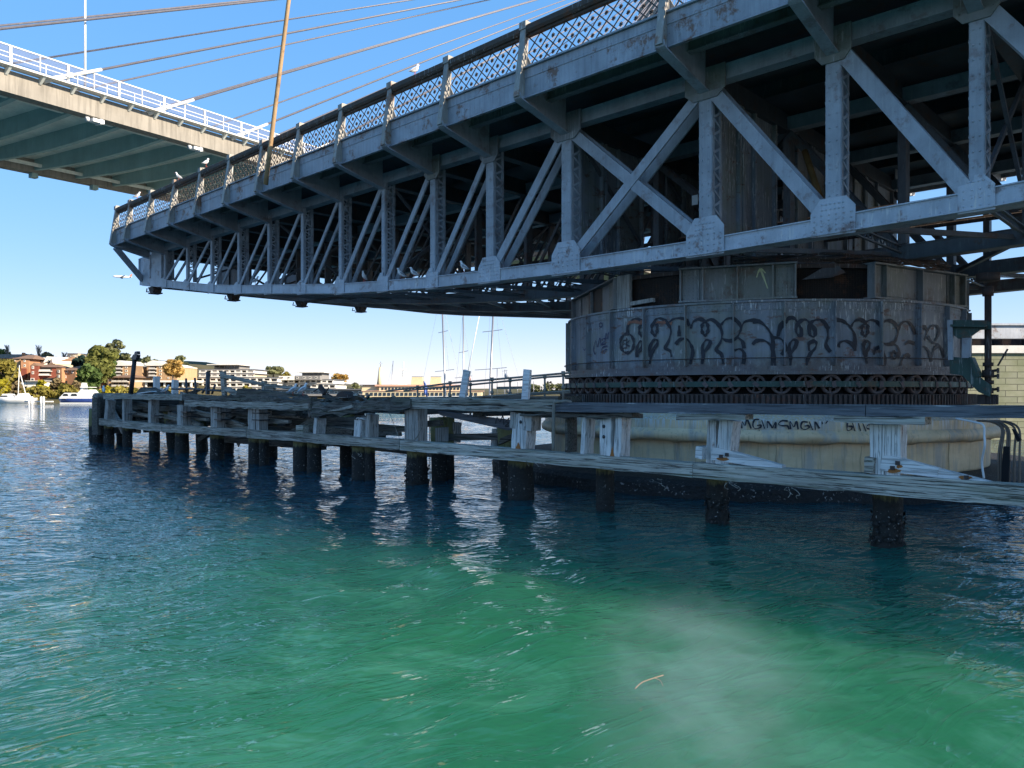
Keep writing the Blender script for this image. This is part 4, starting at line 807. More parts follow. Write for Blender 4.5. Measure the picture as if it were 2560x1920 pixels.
# masonry abutment at the right, with girder
ab = at_thing('stone_abutment', 'greenish sandstone block abutment behind the right side of the drum', 'abutment', far(2560, 980, 36))
def stone():
    t = NT('sandstone', .85, spec=.2); br = t.N('ShaderNodeTexBrick'); br.inputs['Scale'].default_value = 1; br.offset = .5
    m = t.N('ShaderNodeMapping'); m.inputs['Rotation'].default_value = (R(90), 0, 0); v = t.N('ShaderNodeCombineXYZ'); x = t.xyz()
    u = t.math('ADD', t.math('MULTIPLY', x[0], RT.x), t.math('MULTIPLY', x[1], RT.y)); t.L(u, v.inputs[0]); t.L(x[2], v.inputs[1]); t.L(v.outputs[0], br.inputs['Vector'])
    for k, c in (('Color1', (.34, .34, .24)), ('Color2', (.26, .27, .19)), ('Mortar', (.10, .10, .08))): br.inputs[k].default_value = (*c, 1)
    br.inputs['Mortar Size'].default_value = .018; br.inputs['Brick Width'].default_value = 1.1; br.inputs['Row Height'].default_value = .29
    g = t.noise(scale=1.5, det=6); k = t.mix(t.math('MULTIPLY', t.ramp(g, [(.4, 0), (.65, 1)]), .6), br.outputs['Color'], (.17, .19, .10)); t.col(k); t.bump(t.mix(.5, br.outputs['Fac'], g), -.5, .05); return t.m
M['stone'] = stone()
def fr(px, D): p = far(px, 980, D); return MB().frame((p.x, p.y, 0), RT, FW)
mb = fr(2420, 36); mb.box(0, 14, 0, 6, -1, 4.05); mb.build('block_wall', M['stone'], ab)
mb = fr(2420, 36); mb.box(-.1, 14, -.12, 6, 4.06, 4.42, jit=.01); mb.build('coping', M['ledge'], ab)
mb = fr(2418, 36); mb.box(-.3, 14, -.1, .3, 4.75, 5.35); mb.box(-.3, 14, -.2, .5, 5.36, 5.45); mb.build('girder', M['steel_chord'], ab)
mb = fr(2425, 36)
for k in range(9): mb.box(.3 + k * 1.4, .7 + k * 1.4, .3, .9, 4.43, 4.74)
mb.box(0, 14, 1, 1.2, 4.43, 5.3); mb.build('bearing', M['rust'], ab)
mb = fr(2410, 40); mb.box(-.4, 20, 0, 3, 5.5, 5.8); mb.build('deck_edge', M['steel_dark'], ab)
# ------------------------------------------------------------------ cable-stayed road bridge
ZN = 110.0; KS = ZN / 70
anz = thing('cable_stayed_bridge', 'high concrete cable stayed road bridge with white railing passing behind', 'road bridge', (0, 0, 0))
A0 = far(0, 225, ZN)                        # bottom edge of the near edge beam where it enters the frame
DV = (FW + RT * .5564 + UP * .0489); DV3 = DV; HL = Vector((DV.x, DV.y, 0)).length
NV = Vector((-DV.y, DV.x, 0)).normalized()
if NV.dot(FW) < 0: NV = -NV                 # across the deck, away from us
LN = DV.normalized(); UPA = LN.cross(NV); UPA = UPA if UPA.z > 0 else -UPA
anz.location = A0
def ab_(): return MB().frame(A0, LN * KS, NV * KS, UP * KS)
L0, L1 = -60.0, 330.0; WA = 28.5
kk = ZN / 74 * 1.15
EB = 2.05                                    # edge beam height
mb = ab_(); mb.box(L0, L1, 0, 1.3, 0, EB); mb.build('edge_beam', M['conc'], anz)
mb = ab_(); mb.box(L0, L1, WA - 1.3, WA, 0, EB); mb.build('edge_beam', M['conc'], anz)
mb = ab_(); mb.box(L0, L1, 1.302, WA - 1.302, EB - .35, EB - .02); mb.build('deck_slab', M['soffit'], anz)
SP = 5.35
for k in range(-9, 60):
    s = 2.4 + SP * k
    mb = ab_(); n = 10; pts = []
    for i in range(n + 1): y = 1.31 + (WA - 2.62) * i / n; pts.append((y, .35 - .95 * math.sin(math.pi * i / n) * .55))
    poly = [(s, y, z) for y, z in pts] + [(s, WA - 1.31, EB - .352), (s, 1.31, EB - .352)]
    mb.prism(poly, (-.28, 0, 0), (.28, 0, 0)); mb.build('cross_beam', M['xbeam'], anz)
for y in (2.9, WA - 2.9):
    mb = ab_(); mb.box(L0, L1, y - .16, y + .16, .42, .8) ; mb.build('service_duct', M['soffit'], anz)
# walkway ledge on brackets
mb = ab_(); mb.box(L0, L1, -1.0, .1, EB + .12, EB + .3); mb.build('walkway_ledge', M['ledge'], anz)
for k in range(-18, 80):
    s = .5 + 3.05 * k; mb = ab_(); mb.prism([(s, -.92, EB + .115), (s, .02, EB + .115), (s, -.003, EB - .5), (s, -.1, EB - .5)], (-.12, 0, 0), (.12, 0, 0)); mb.build('ledge_bracket', M['soffit'], anz)
ZR = EB + .3
# railing, mesh screens and parapet
for y0 in (-.92,):
    for z, r in ((.55, .05), (.95, .05)):
        mb = ab_(); mb.box(L0, L1, y0 - .03, y0 + .03, ZR + z - .03, ZR + z + .03); mb.build('railing', M['white'], anz)
    for k in range(-5, 24): s = .55 + k * 3.05; mb = ab_(); mb.box(s - .03, s + .03, y0 - .026, y0 + .026, ZR, ZR + .95); mb.build('stanchion', M['white'], anz)
mb = ab_(); mb.box(L0, L1, -.06, .08, ZR + 1.95, ZR + 2.06); mb.build('screen_rail', M['white'], anz)
for k in range(-11, 60):
    s = .9 + k * 5.35; mb = ab_(); mb.box(s - .11, s + .11, -.08, .1, ZR, ZR + 1.95); mb.build('screen_post', M['white'], anz)
for k in range(-4, 14): s = 3.57 + k * 5.35; mb = ab_(); mb.box(s - .045, s + .045, -.05, .07, ZR, ZR + 1.95); mb.build('screen_stile', M['white'], anz)
gm = NT('fine_mesh_screen', .6); gm.col((.16, .18, .27)); tr_ = gm.N('ShaderNodeBsdfTransparent'); mx = gm.N('ShaderNodeMixShader'); mx.inputs[0].default_value = .3; gm.L(tr_.outputs[0], mx.inputs[1]); gm.L(gm.b.outputs[0], mx.inputs[2]); gm.L(mx.outputs[0], gm.t.nodes['Material Output'].inputs[0])
mb = ab_(); mb.box(L0, L1, .0, .02, ZR + .02, ZR + 1.94); mb.build('mesh_screen', gm.m, anz)
mb = ab_(); mb.box(L0, L1, WA - .2, WA, EB + .1, ZR + 1.3); mb.build('far_parapet', M['ledge'], anz)
# stays and pylon
T = far(1729, -113, 255.0 * KS)
def stn(px, py_guess):                        # distance along the near edge beam seen at image column px
    r = (px - 1280) / F; o = A0 - CAM; n_ = RT - FW * r * 0; a = o.dot(RT) - r * o.dot(FW); b = LN.dot(RT) - r * LN.dot(FW); return -a / b / KS
s1, s2, s3 = stn(120, 0), stn(370, 0), stn(585, 0); SPC = (s3 - s1) / 2
for side, yy in ((0, -.1), (1, WA + .1)):
    for k in range(-5, 17):
        s = s1 + SPC * k + (SPC * .0 if side == 0 else 0)
        base = A0 + (LN * s + NV * yy + UP * (ZR - .1)) * KS; tgt = T + NV * (0 if side == 0 else 2.0)
        d = (tgt - base).normalized(); mb = MB(); mb.tube([base + d * 6 * KS, tgt], .125 * KS, 8); cb = mb.build('stay_cable', M['cable'], anz)
        if side == 0 or True:
            mb = MB(); mb.tube([base - d * .6 * KS, base + d * 2.6 * KS], [.28 * KS, .22 * KS], 10); mb.tube([base + d * 2.6 * KS, base + d * 6 * KS], .17 * KS, 10); mb.build('anchor_socket', M['ledge'], cb)
        if k % 2 == 0 or side: pass
mb = MB(); m_ = A0 + LN * ((T - A0).dot(LN)) + NV * (WA / 2 * KS)
for q in (-1, 1):
    f_ = m_ + NV * (q * (WA / 2 + 8) * KS); f_.z = A0.z - 8; top = T + UP * 14 * KS + NV * q * 13
    mb.beam(f_, top, 6.0 * KS, 4.2 * KS, up=LN); g_ = m_ + NV * (q * 7 * KS); g_.z = 0; mb.beam(g_, f_, 6.5 * KS, 5 * KS, up=LN)
mb.beam(T - NV * 13, T + NV * 13, 6 * KS, 9 * KS); mb.beam(T - NV * 14 + UP * 18, T + NV * 14 + UP * 18, 6 * KS, 5 * KS)
mb.build('pylon', M['conc'], anz)
# lighting columns and floodlights
for px in (218,):
    for k in (0,):
        s = stn(218, 0) + k * 11; mb = MB(); p = A0 + (LN * s + NV * .35 + UP * ZR) * KS; mb.tube([p, p + UP * 22], .2, 10, r2=.14); mb.beam(p + UP * 22, p + UP * 22.4 + NV * 4, .2, .2); lc = mb.build('light_column', M['white'], anz)
for px, py in ((241, 303), (491, 376)):
    s = stn(px, 0); mb = ab_(); mb.box(s - .6, s + .1, -.4, .3, -.62, -.28); mb.hexa([(s + .12, -.5, -.75), (s + .75, -.2, -.55), (s + .75, .3, -.55), (s + .12, .4, -.75), (s + .12, -.5, -.2), (s + .8, -.1, -.12), (s + .8, .3, -.12), (s + .12, .4, -.2)]); mb.tube([(s - .9, -.1, -.48), (s - 1.15, -.1, -.5)], .24, 12); mb.build('floodlight', M['white'], anz)
for px in (10, 225):
    mb = ab_(); s = stn(px, 0) + 18; mb.box(s - .4, s + .4, WA - 1.2, WA - .4, -.6, -.003); mb.build('drain_box', M['xbeam'], anz)

# tan mast strapped to the swing bridge railing
mb = MB(); a = onY(664, 462, 13.5); b = onY(675, 372, 13.5); c = onY(722, 0, 13.5); mb.tube([a, b, c, c + (c - b) * .5], .085, 10, r2=.06); o = mb.build('mast_pole', steel('tan_pole_paint', (.46, .30, .15), .5, 0), bridge)
# ------------------------------------------------------------------ water
def water_mat():
    t = NT('harbour_water', .03, spec=.5); t.b.inputs['IOR'].default_value = 1.33
    x = t.xyz()
    # churned green water round the boat, deeper blue-green farther off
    n1 = t.noise((1, 1, 1), .12, 4, dist=.6)
    d = t.N('ShaderNodeVectorMath', operation='DISTANCE'); t.L(t.g, d.inputs[0]); d.inputs[1].default_value = (-2.0, 3.5, 0)
    dd = t.math('ADD', d.outputs['Value'], t.math('MULTIPLY', t.math('SUBTRACT', n1, .5), 9))
    f = t.ramp(t.math('DIVIDE', dd, 40, True), [(.08, 1), (.17, .6), (.27, .12), (.4, 0)])
    k = t.mix(f, (.010, .055, .078), (.020, .134, .066))
    fo = t.noise((1, 1, 1), .55, 7, .62, 1.6, off=(3, 7, 0)); k = t.mix(t.math('MULTIPLY', t.ramp(fo, [(.5, 0), (.68, .5)]), f), k, (.07, .26, .17))
    t.col(k); t.b.subsurface_method = 'BURLEY'; t.b.inputs['Subsurface Weight'].default_value = 1; t.b.inputs['Subsurface Radius'].default_value = (.5, 1.3, 1.1); t.b.inputs['Subsurface Scale'].default_value = 3.5
    # ripples: long streaks bent round the wake, fine wind ripples on top
    def nd(ang, lx, ly, det=3, dist=0, off=(0, 0, 0)):       # noise drawn out along a bearing
        m = t.N('ShaderNodeMapping', vector_type='TEXTURE'); m.inputs['Rotation'].default_value = (0, 0, R(ang)); m.inputs['Scale'].default_value = (lx, ly, 1); m.inputs['Location'].default_value = off; t.L(t.g, m.inputs[0])
        n = t.N('ShaderNodeTexNoise'); t.L(m.outputs[0], n.inputs['Vector']); n.inputs['Scale'].default_value = 1; n.inputs['Detail'].default_value = det; n.inputs['Roughness'].default_value = .5; n.inputs['Distortion'].default_value = dist; return n.outputs['Fac']
    big = t.math('MULTIPLY', nd(46, 1.2, .6, 2, .3), .08); mid = t.math('MULTIPLY', t.math('SUBTRACT', 1, t.math('ABSOLUTE', t.math('SUBTRACT', t.math('MULTIPLY', nd(38, .62, .30, 2, .2, (3, 1, 0)), 2), 1))), .034); fine = t.math('MULTIPLY', nd(50, .14, .085, 1), .014)
    calm = t.math('SUBTRACT', 1.0, t.math('MULTIPLY', f, t.ramp(t.noise(scale=.35, det=3, off=(4, 2, 0)), [(.35, .35), (.65, .85)])))
    rdg = lambda q: t.math('SUBTRACT', 1, t.math('ABSOLUTE', t.math('SUBTRACT', t.math('MULTIPLY', q, 2), 1)))
    h = t.math('MULTIPLY', t.math('ADD', t.math('ADD', big, mid), fine), calm)
    rg = nd(78, 1.5, .30, 3, .7, (1, 5, 0)); rg = t.math('POWER', t.math('SUBTRACT', 1, t.math('ABSOLUTE', t.math('SUBTRACT', t.math('MULTIPLY', rg, 2), 1))), 9)
    h = t.math('ADD', h, t.math('MULTIPLY', t.math('MULTIPLY', rg, .016), f))
    n = t.N('ShaderNodeBump'); n.inputs['Strength'].default_value = 1; n.inputs['Distance'].default_value = 1; t.L(h, n.inputs['Height']); t.L(n.outputs[0], t.b.inputs['Normal'])
    return t.m
M['water'] = water_mat()
def geo(lo, hi, st, out, n): 
    core = list(np.arange(lo, hi, st)); s_ = st; a = []; p = core[-1]
    while p < out: s_ *= 1.28; p += s_; a.append(p)
    b = []; p = lo; s_ = st
    while p > -out: s_ *= 1.28; p -= s_; b.append(p)
    return np.array(b[::-1] + core + a)
gx, gy = geo(-46, 14, .16, 5000, 0), geo(-3, 26, .14, 5000, 0)
XX, YY = np.meshgrid(gx, gy, indexing='ij'); ZZ = np.zeros_like(XX)
for amp, wl, ang, ph in ((.020, 3.1, 50, 0), (.016, 1.9, 75, 1), (.010, 1.2, 20, 2), (.007, .8, 60, 3), (.014, 4.7, 100, 4), (.005, .62, 110, 5)):
    kx, ky = math.cos(R(ang)) * 2 * math.pi / wl, math.sin(R(ang)) * 2 * math.pi / wl
    ZZ += amp * np.sin(kx * XX + ky * YY + ph + .9 * np.sin(.31 * XX + ph) + .8 * np.sin(.27 * YY + ph * 2))
for cx, cy, s_, am in ((-4.2, 5.6, 1.6, .022), (-7.2, 5.5, 2.0, .028), (-3.2, 3.4, 1.2, .02), (-6.3, 8.2, 2.2, .012)):     # boils of the propeller wash
    r2 = (XX - cx) ** 2 + (YY - cy) ** 2; rr = np.sqrt(r2); ZZ += am * np.exp(-r2 / (2 * s_ * s_)) * np.cos(rr * 4.2 + np.arctan2(YY - cy, XX - cx))
ZZ *= np.clip((60 - np.hypot(XX + 15, YY - 10)) / 30, 0, 1)
nx, ny = XX.shape; idx = np.arange(nx * ny).reshape(nx, ny)
fc = np.stack([idx[:-1, :-1], idx[1:, :-1], idx[1:, 1:], idx[:-1, 1:]], -1).reshape(-1, 4)
me = bpy.data.meshes.new('water'); me.from_pydata(np.stack([XX, YY, ZZ], -1).reshape(-1, 3).tolist(), [], fc.tolist()); me.materials.append(M['water']); me.polygons.foreach_set('use_smooth', [True] * len(me.polygons)); me.update()
wo = bpy.data.objects.new('water', me); col.objects.link(wo); wo['kind'] = 'structure'
# ------------------------------------------------------------------ far shore
def hs(px, D):                                # ground height of the far shore
    sh = 154 if px < 300 else 154 + (px - 300) * .09
    t = max(0, min(1, (D - sh) / 75)); h = 11.5 * (t * t * (3 - 2 * t)) if px < 500 else (11.5 - min(7.5, (px - 500) * .018)) * (t * t * (3 - 2 * t))
    return h * (1 if px < 900 else max(.25, 1 - (px - 900) / 500)) + (.6 if D > sh + 1 else 0) - (1.2 if D < sh else 0)
vs = []; pxs = list(range(-700, 2000, 45)); ds = [150, 153, 155, 158, 162, 168, 176, 186, 198, 212, 228, 245, 270, 310, 380, 500, 700]
for px in pxs:
    for d_ in ds: p = far(px, 980, d_); vs.append((p.x, p.y, hs(px, d_) + random.uniform(-.1, .1)))
nd = len(ds); fs = [(i * nd + j, (i + 1) * nd + j, (i + 1) * nd + j + 1, i * nd + j + 1) for i in range(len(pxs) - 1) for j in range(nd - 1)]
mb = MB(); mb.add(vs, fs, True); g = NT('shore_ground', .95, spec=.1); g.col(g.mix(g.noise(scale=.12, det=6), (.05, .06, .025), (.16, .13, .08)))
o = mb.build('far_shore', g.m); o['kind'] = 'structure'
vs = []; fs = []; n = 160
for k in range(n + 1):
    a = 2 * math.pi * k / n; r_ = 1500; h = 3 + 5 * abs(math.sin(a * 7)) * abs(math.sin(a * 3 + 1)) + random.uniform(0, 3)
    vs += [(r_ * math.cos(a), r_ * math.sin(a), -2), (r_ * math.cos(a), r_ * math.sin(a), h), ((r_ + 250) * math.cos(a), (r_ + 250) * math.sin(a), -2)]
for k in range(n): fs += [(3 * k, 3 * k + 3, 3 * k + 4, 3 * k + 1), (3 * k + 1, 3 * k + 4, 3 * k + 5, 3 * k + 2)]
mb = MB(); mb.add(vs, fs, True); g = NT('hill_scrub', .95, spec=.1); g.col(g.mix(g.noise(scale=.04, det=8, rough=.8), (.03, .045, .02), (.16, .15, .12))); o = mb.build('hills', g.m); o['kind'] = 'structure'
# ---- trees
def leafmat(name, c, var=.45):
    c = dark(c, 1.25); t = NT(name, .75, spec=.15); t.col(t.mix(t.ramp(t.noise(scale=.55, det=3), [(.3, 0), (.7, 1)]), dark(c, 1 - var), dark(c, 1 + var)))
    k = t.b.inputs['Base Color'].links[0].from_socket; tl = t.N('ShaderNodeBsdfTranslucent'); t.L(k, tl.inputs[0]); mx = t.N('ShaderNodeMixShader'); mx.inputs[0].default_value = .35; t.L(t.b.outputs[0], mx.inputs[1]); t.L(tl.outputs[0], mx.inputs[2]); t.L(mx.outputs[0], t.t.nodes['Material Output'].inputs[0]); return t.m
LM = {'dark': leafmat('dark_foliage', (.15, .16, .045)), 'blue': leafmat('bluish_foliage', (.03, .06, .05)), 'green': leafmat('green_foliage', (.085, .13, .04)), 'olive': leafmat('olive_foliage', (.22, .19, .045)), 'euc': leafmat('grey_green_foliage', (.17, .18, .09)), 'gold': leafmat('golden_foliage', (.42, .28, .09)), 'yellow': leafmat('yellow_green_foliage', (.34, .30, .03)), 'brown': leafmat('brownish_foliage', (.22, .17, .09)), 'twig': plain('bare_twigs', (.30, .25, .21), .9, .2), 'bark': plain('bark', (.17, .13, .10), .9, .3)}
def tree(label, px, pyt, pyb, wpx, D, leaf, style='round', n=900, ls=.42, group='trees on the far shore', name='tree'):
    sc = D / F; H = (pyb - pyt) * sc; W_ = wpx * sc; base = far(px, pyb, D); t = thing(name, label, 'shrub' if name == 'shrub' else 'tree', base, group); rnd = random.Random(int(px * 7 + pyt))
    gr = rnd.gauss; ch = H * (.82 if style == 'round' else (.95 if style == 'bush' else .5)); cz = H - ch / 2
    blobs = []; nb = 16 if style != 'euc' else 12
    for k in range(nb):
        a = rnd.uniform(0, 6.283); u = rnd.uniform(-1, 1); q = math.sqrt(1 - u * u * .9); rad = rnd.uniform(.45, .8)
        c = Vector((math.cos(a) * q * W_ / 2 * rad, math.sin(a) * q * W_ / 2 * rad * .8, cz + u * ch / 2 * .72))
        br = W_ * rnd.uniform(.13, .22) if style != 'euc' else W_ * rnd.uniform(.13, .22)
        blobs.append((c, br, br * (.75 if style != 'euc' else .42)))
    mb = MB().frame(base, (1, 0, 0), (0, 1, 0)); tr_ = max(.12, W_ * .03); top = H - ch * .45
    mb.tube([(0, 0, -.8), (W_ * .01, 0, top * .5), (W_ * -.02, 0, top)], [tr_ * 1.3, tr_, tr_ * .7], 7)
    for c, br, bz in blobs[::2 if style != 'euc' else 1]: mb.tube([(0, 0, top * .6), (c.x * .5, c.y * .5, top * .6 + (c.z - top * .6) * .6), tuple(c)], [tr_ * .6, tr_ * .4, tr_ * .15], 5)
    mb.build('trunk', LM['bark'], t)
    if style == 'bare':
        mb = MB().frame(base, (1, 0, 0), (0, 1, 0))
        for k in range(46):
            a = rnd.uniform(0, 6.283); z0 = H * rnd.uniform(.3, .75); e = Vector((math.cos(a) * W_ * rnd.uniform(.2, .5), math.sin(a) * W_ * .4, min(H, z0 + H * rnd.uniform(.2, .5)))); mb.tube([(0, 0, z0), (e.x * .5, e.y * .5, z0 + (e.z - z0) * .65), tuple(e)], [.07, .045, .02], 4)
        mb.build('branches', LM['twig'], t); return t
    mb = MB().frame(base, (1, 0, 0), (0, 1, 0)); vs = []; fs = []
    for k in range(n):
        c, br, bz = blobs[k % nb]; v = Vector((gr(0, 1), gr(0, 1), gr(0, 1))).normalized(); q = rnd.uniform(.55, 1.08)
        p = c + Vector((v.x * br * q * 1.15, v.y * br * q, v.z * bz * q)); s_ = ls * rnd.uniform(.6, 1.3)
        e = Vector((gr(0, 1), gr(0, 1), gr(0, .6))).normalized(); f_ = (v * .8 + Vector((gr(0, .5), gr(0, .5), gr(0, .5)))).normalized().cross(e).normalized()
        b = len(vs); vs += [p - e * s_ - f_ * s_ * .5, p + e * s_ * .3 - f_ * s_ * .7, p + e * s_ + f_ * s_ * .4, p - e * s_ * .3 + f_ * s_ * .7]; fs.append((b, b + 1, b + 2, b + 3))
    mb.add(vs, fs); mb.build('crown', LM[leaf], t); return t
tree('large dark green fig tree rising behind the motor boat', 249, 862, 975, 88, 172, 'dark', n=4200, ls=.5)
tree('dense green tree in front of the large fig above the motor boat', 222, 913, 985, 66, 164, 'green', n=2400, ls=.4)
tree('dark bluish tree on the left flank of the large fig', 198, 886, 940, 40, 178, 'blue', n=1200)
tree('green tree on the right flank of the large fig', 270, 880, 968, 44, 175, 'green', n=1500)
tree('tall sparse gum tree with umbrella crown behind the large fig', 283, 846, 925, 56, 195, 'euc', 'euc', 1000, .38)
tree('thin gum tree between the tall gum and the lamp pole', 312, 882, 935, 40, 205, 'euc', 'euc', 520)
tree('slim grey green gum between the two brick apartment blocks', 367, 886, 948, 28, 190, 'euc', 'round', 420, .35)
tree('hazy gum tree left of the second brick apartment block', 345, 896, 930, 28, 215, 'euc', 'euc', 360)
tree('gum tree behind the second brick apartment block', 392, 898, 932, 32, 215, 'euc', 'euc', 360)
tree('tall grey green gum behind the golden tree', 452, 886, 955, 46, 205, 'euc', 'round', 900, .36)
tree('golden brown tree in front of the second brick apartment block', 432, 898, 958, 60, 180, 'gold', 'round', 1300, .36)
tree('umbrella shaped tree between the two white terraced blocks', 683, 919, 950, 66, 235, 'euc', 'euc', 900, .42)
tree('low green tree left of the umbrella shaped tree', 636, 930, 952, 38, 228, 'green', n=500)
tree('small dark tree right of the umbrella shaped tree', 712, 930, 952, 30, 240, 'olive', n=300)
tree('pale spreading tree right of the second white block', 848, 934, 978, 60, 240, 'gold', 'euc', 900, .42)
tree('small round tree beside the yellow ferry', 889, 956, 982, 20, 250, 'euc', 'round', 300)
tree('olive tree at the left edge above the yacht', 12, 894, 985, 74, 168, 'olive', n=1900)
tree('yellow green tree at the left edge beside the yacht', 2, 948, 1004, 50, 160, 'yellow', n=900)
tree('bare winter tree behind the tall houses', 97, 862, 925, 18, 196, 'twig', 'bare'); tree('bare winter tree left of the pale far block', 161, 880, 925, 16, 196, 'twig', 'bare'); tree('bare tree at the far left behind the houses', 18, 862, 905, 16, 196, 'twig', 'bare')
tree('dark tree crown behind the left roofs', 62, 882, 912, 34, 198, 'brown', n=420); tree('dark tree behind the white gabled roof', 118, 884, 915, 44, 199, 'brown', n=500); tree('dark tree on the ridge at the far left', 6, 874, 905, 40, 197, 'dark', n=420)
for i, (px, t_, b_, w_, lf, lab) in enumerate(((92, 966, 1004, 60, 'olive', 'yellowish mangrove shrub right of the yacht'), (62, 972, 1004, 36, 'olive', 'small mangrove shrub right behind the yacht mast'), (128, 978, 1006, 54, 'olive', 'low mangrove shrub spreading behind the white piles'), (146, 944, 996, 44, 'brown', 'brownish shrub below the orange brick house'), (168, 960, 1000, 50, 'olive', 'olive shrub left of the motor boat'), (196, 952, 1000, 44, 'brown', 'brownish green shrub behind the motor boat'), (232, 964, 1002, 50, 'green', 'green shrub behind the motor boat mast'), (262, 964, 1004, 44, 'yellow', 'bright shrub beside the left end of the fender'), (296, 966, 1000, 50, 'olive', 'olive hedge below the front brick apartment block'), (330, 968, 1000, 44, 'olive', 'olive shrub behind the splintered plank'), (108, 950, 985, 36, 'yellow', 'yellowish shrub below the red brick house'), (420, 968, 998, 60, 'olive', 'shrub below the white carport'), (460, 972, 996, 50, 'brown', 'brown shrub below the first white terraced block'), (40, 952, 990, 34, 'brown', 'brown shrub left of the red brick house'), (616, 966, 984, 22, 'olive', 'yellow green planting on the white terrace'))):
    tree(lab, px, t_, b_, w_, 159 + (i % 4) * 2.5, lf, 'bush', 620, .36, 'shrubs along the far shore', 'shrub')
for px, w_, h_ in ((1335, 40, 13), (1370, 44, 16), (1400, 34, 14), (1418, 30, 12)):
    tree({1335: 'leftmost of the low distant trees under the gangway rails', 1370: 'widest of the low distant trees under the gangway rails', 1400: 'distant tree under the rails nearest the drum but one', 1418: 'distant tree right against the drum edge'}[px], px, 974 - h_, 990, w_, 480, 'euc', 'round', 260, .9)
# ---- houses
BM = {k: plain(k, c, .85, .1, .8, .2) for k, c in {'orange_brick': (.46, .24, .13), 'red_brick': (.24, .075, .05), 'tan_brick': (.50, .33, .19), 'cream_wall': (.60, .50, .36), 'white_wall': (.82, .79, .72), 'grey_wall': (.26, .25, .24), 'brown_tiles': (.24, .15, .10), 'grey_roof': (.15, .15, .16), 'recess_shade': (.05, .047, .045), 'balcony_white': (.66, .63, .58)}.items()}  # the recess tone is shade put into colour for balconies, bays and openings
class House:
    def __init__(s, name, label, x0, x1, yb, D, dep, cat='building', turn=0, group='buildings on the far shore'):
        s.k = D / F; s.x0 = x0; s.yb = yb; s.D = D; p = far(x0, yb, D); s.o = p; c, n = math.cos(R(turn)), math.sin(R(turn)); s.ax = RT * c + FW * n; s.ay = FW * c - RT * n
        s.t = thing(name, label, cat, p, group); s.dep = dep; s.c = max(.35, c)
    def mb(s): return MB().frame(s.o, s.ax, s.ay)
    def X(s, px): return (px - s.x0) * s.k / s.c
    def Z(s, py): return (s.yb - py) * s.k
    def box(s, name, mat, x0, x1, yt, yb, y0=0, y1=None, par=None): m = s.mb(); m.box(s.X(x0), s.X(x1), y0, s.dep if y1 is None else y1, s.Z(yb), s.Z(yt)); return m.build(name, BM.get(mat) or M[mat], par or s.t)
    def gable(s, mat, x0, x1, ye, yr, along='x', oh=.4):
        m = s.mb(); a, b, ze, zr = s.X(x0) - oh, s.X(x1) + oh, s.Z(ye), s.Z(yr); d0, d1 = -oh, s.dep + oh; md = (d0 + d1) / 2; mx = (a + b) / 2
        if along == 'x': pl = [(a, d0, ze), (a, md, zr), (a, d1, ze)]; m.prism(pl, (0, 0, .003), (b - a, 0, .003))
        elif along == 'y': pl = [(a, d0, ze), (b, d0, ze), (mx, d0, zr)]; m.prism(pl, (0, 0, .003), (0, d1 - d0, .003))
        else: m.add([(a, d0, ze), (b, d0, ze), (b, d1, ze), (a, d1, ze), (a + (b - a) * .3, md, zr), (a + (b - a) * .7, md, zr)], [(3, 2, 1, 0), (0, 1, 5, 4), (1, 2, 5), (2, 3, 4, 5), (3, 0, 4)])
        return m.build('roof', BM[mat], s.t)
    def win(s, px, py, w_, h_, y=0, frame=True):
        m = s.mb(); x0, x1, z0, z1 = s.X(px - w_ / 2), s.X(px + w_ / 2), s.Z(py + h_ / 2), s.Z(py - h_ / 2); m.box(x0, x1, y - .1, y - .003, z0, z0 + .1); m.box(x0, x1, y - .1, y - .003, z1 - .08, z1); m.box(x0, x0 + .08, y - .1, y - .003, z0 + .1, z1 - .08); m.box(x1 - .08, x1, y - .1, y - .003, z0 + .1, z1 - .08)
        f_ = m.build('window', BM['white_wall'], s.t); m = s.mb(); m.box(x0 + .08, x1 - .08, y - .05, y - .003, z0 + .1, z1 - .08); m.build('pane', M['glass'], f_); return f_
    def balc(s, x0, x1, yt, yb, dp=1.4, rail=True):     # flat panel with the opening's shade painted on, plus slab and parapet
        m = s.mb(); m.box(s.X(x0), s.X(x1), -.06, -.003, s.Z(yb), s.Z(yt)); b = m.build('balcony', BM['recess_shade'], s.t)
        m = s.mb(); m.box(s.X(x0) - .1, s.X(x1) + .1, -dp, -.003, s.Z(yb) - .18, s.Z(yb)); b2 = m.build('slab', BM['balcony_white'], b)
        if rail: m = s.mb(); m.box(s.X(x0), s.X(x1), -dp, -dp + .08, s.Z(yb) + .01, s.Z(yb) + (yb - yt) * s.k * .36); m.build('balustrade', BM['balcony_white'], b)
h = House('red_brick_house', 'red brick house with narrow gabled front and deep dark balconies', 80, 138, 955, 172, 10, 'house', 12)
h.box('wall', 'red_brick', 80, 138, 918, 962); h.box('front_bay', 'red_brick', 81, 98, 915, 956, -1.2, -.003); h.gable('brown_tiles', 80, 138, 918, 909, 'hip')
m = h.mb(); m.prism([(h.X(80), -1.3, h.Z(915)), (h.X(99), -1.3, h.Z(915)), (h.X(89.5), -1.3, h.Z(907))], (0, 0, .003), (0, 5, .003)); m.build('bay_roof', BM['brown_tiles'], h.t)
for y in (919, 932): h.win(87, y, 4.5, 7, -1.2)
h.balc(99, 124, 918, 927, 1); h.balc(99, 122, 929, 937, 1); h.balc(104, 126, 944, 950, .6, False); h.win(86, 949, 8, 7, -1.2)
h = House('orange_brick_house', 'orange brick house with hipped roof right of the red one', 148, 196, 960, 170, 9, 'house', -14)
h.box('wall', 'orange_brick', 148, 196, 926, 963); h.gable('brown_tiles', 150, 194, 926, 913, 'hip'); h.box('front_bay', 'orange_brick', 150, 166, 921, 956, -1, -.003)
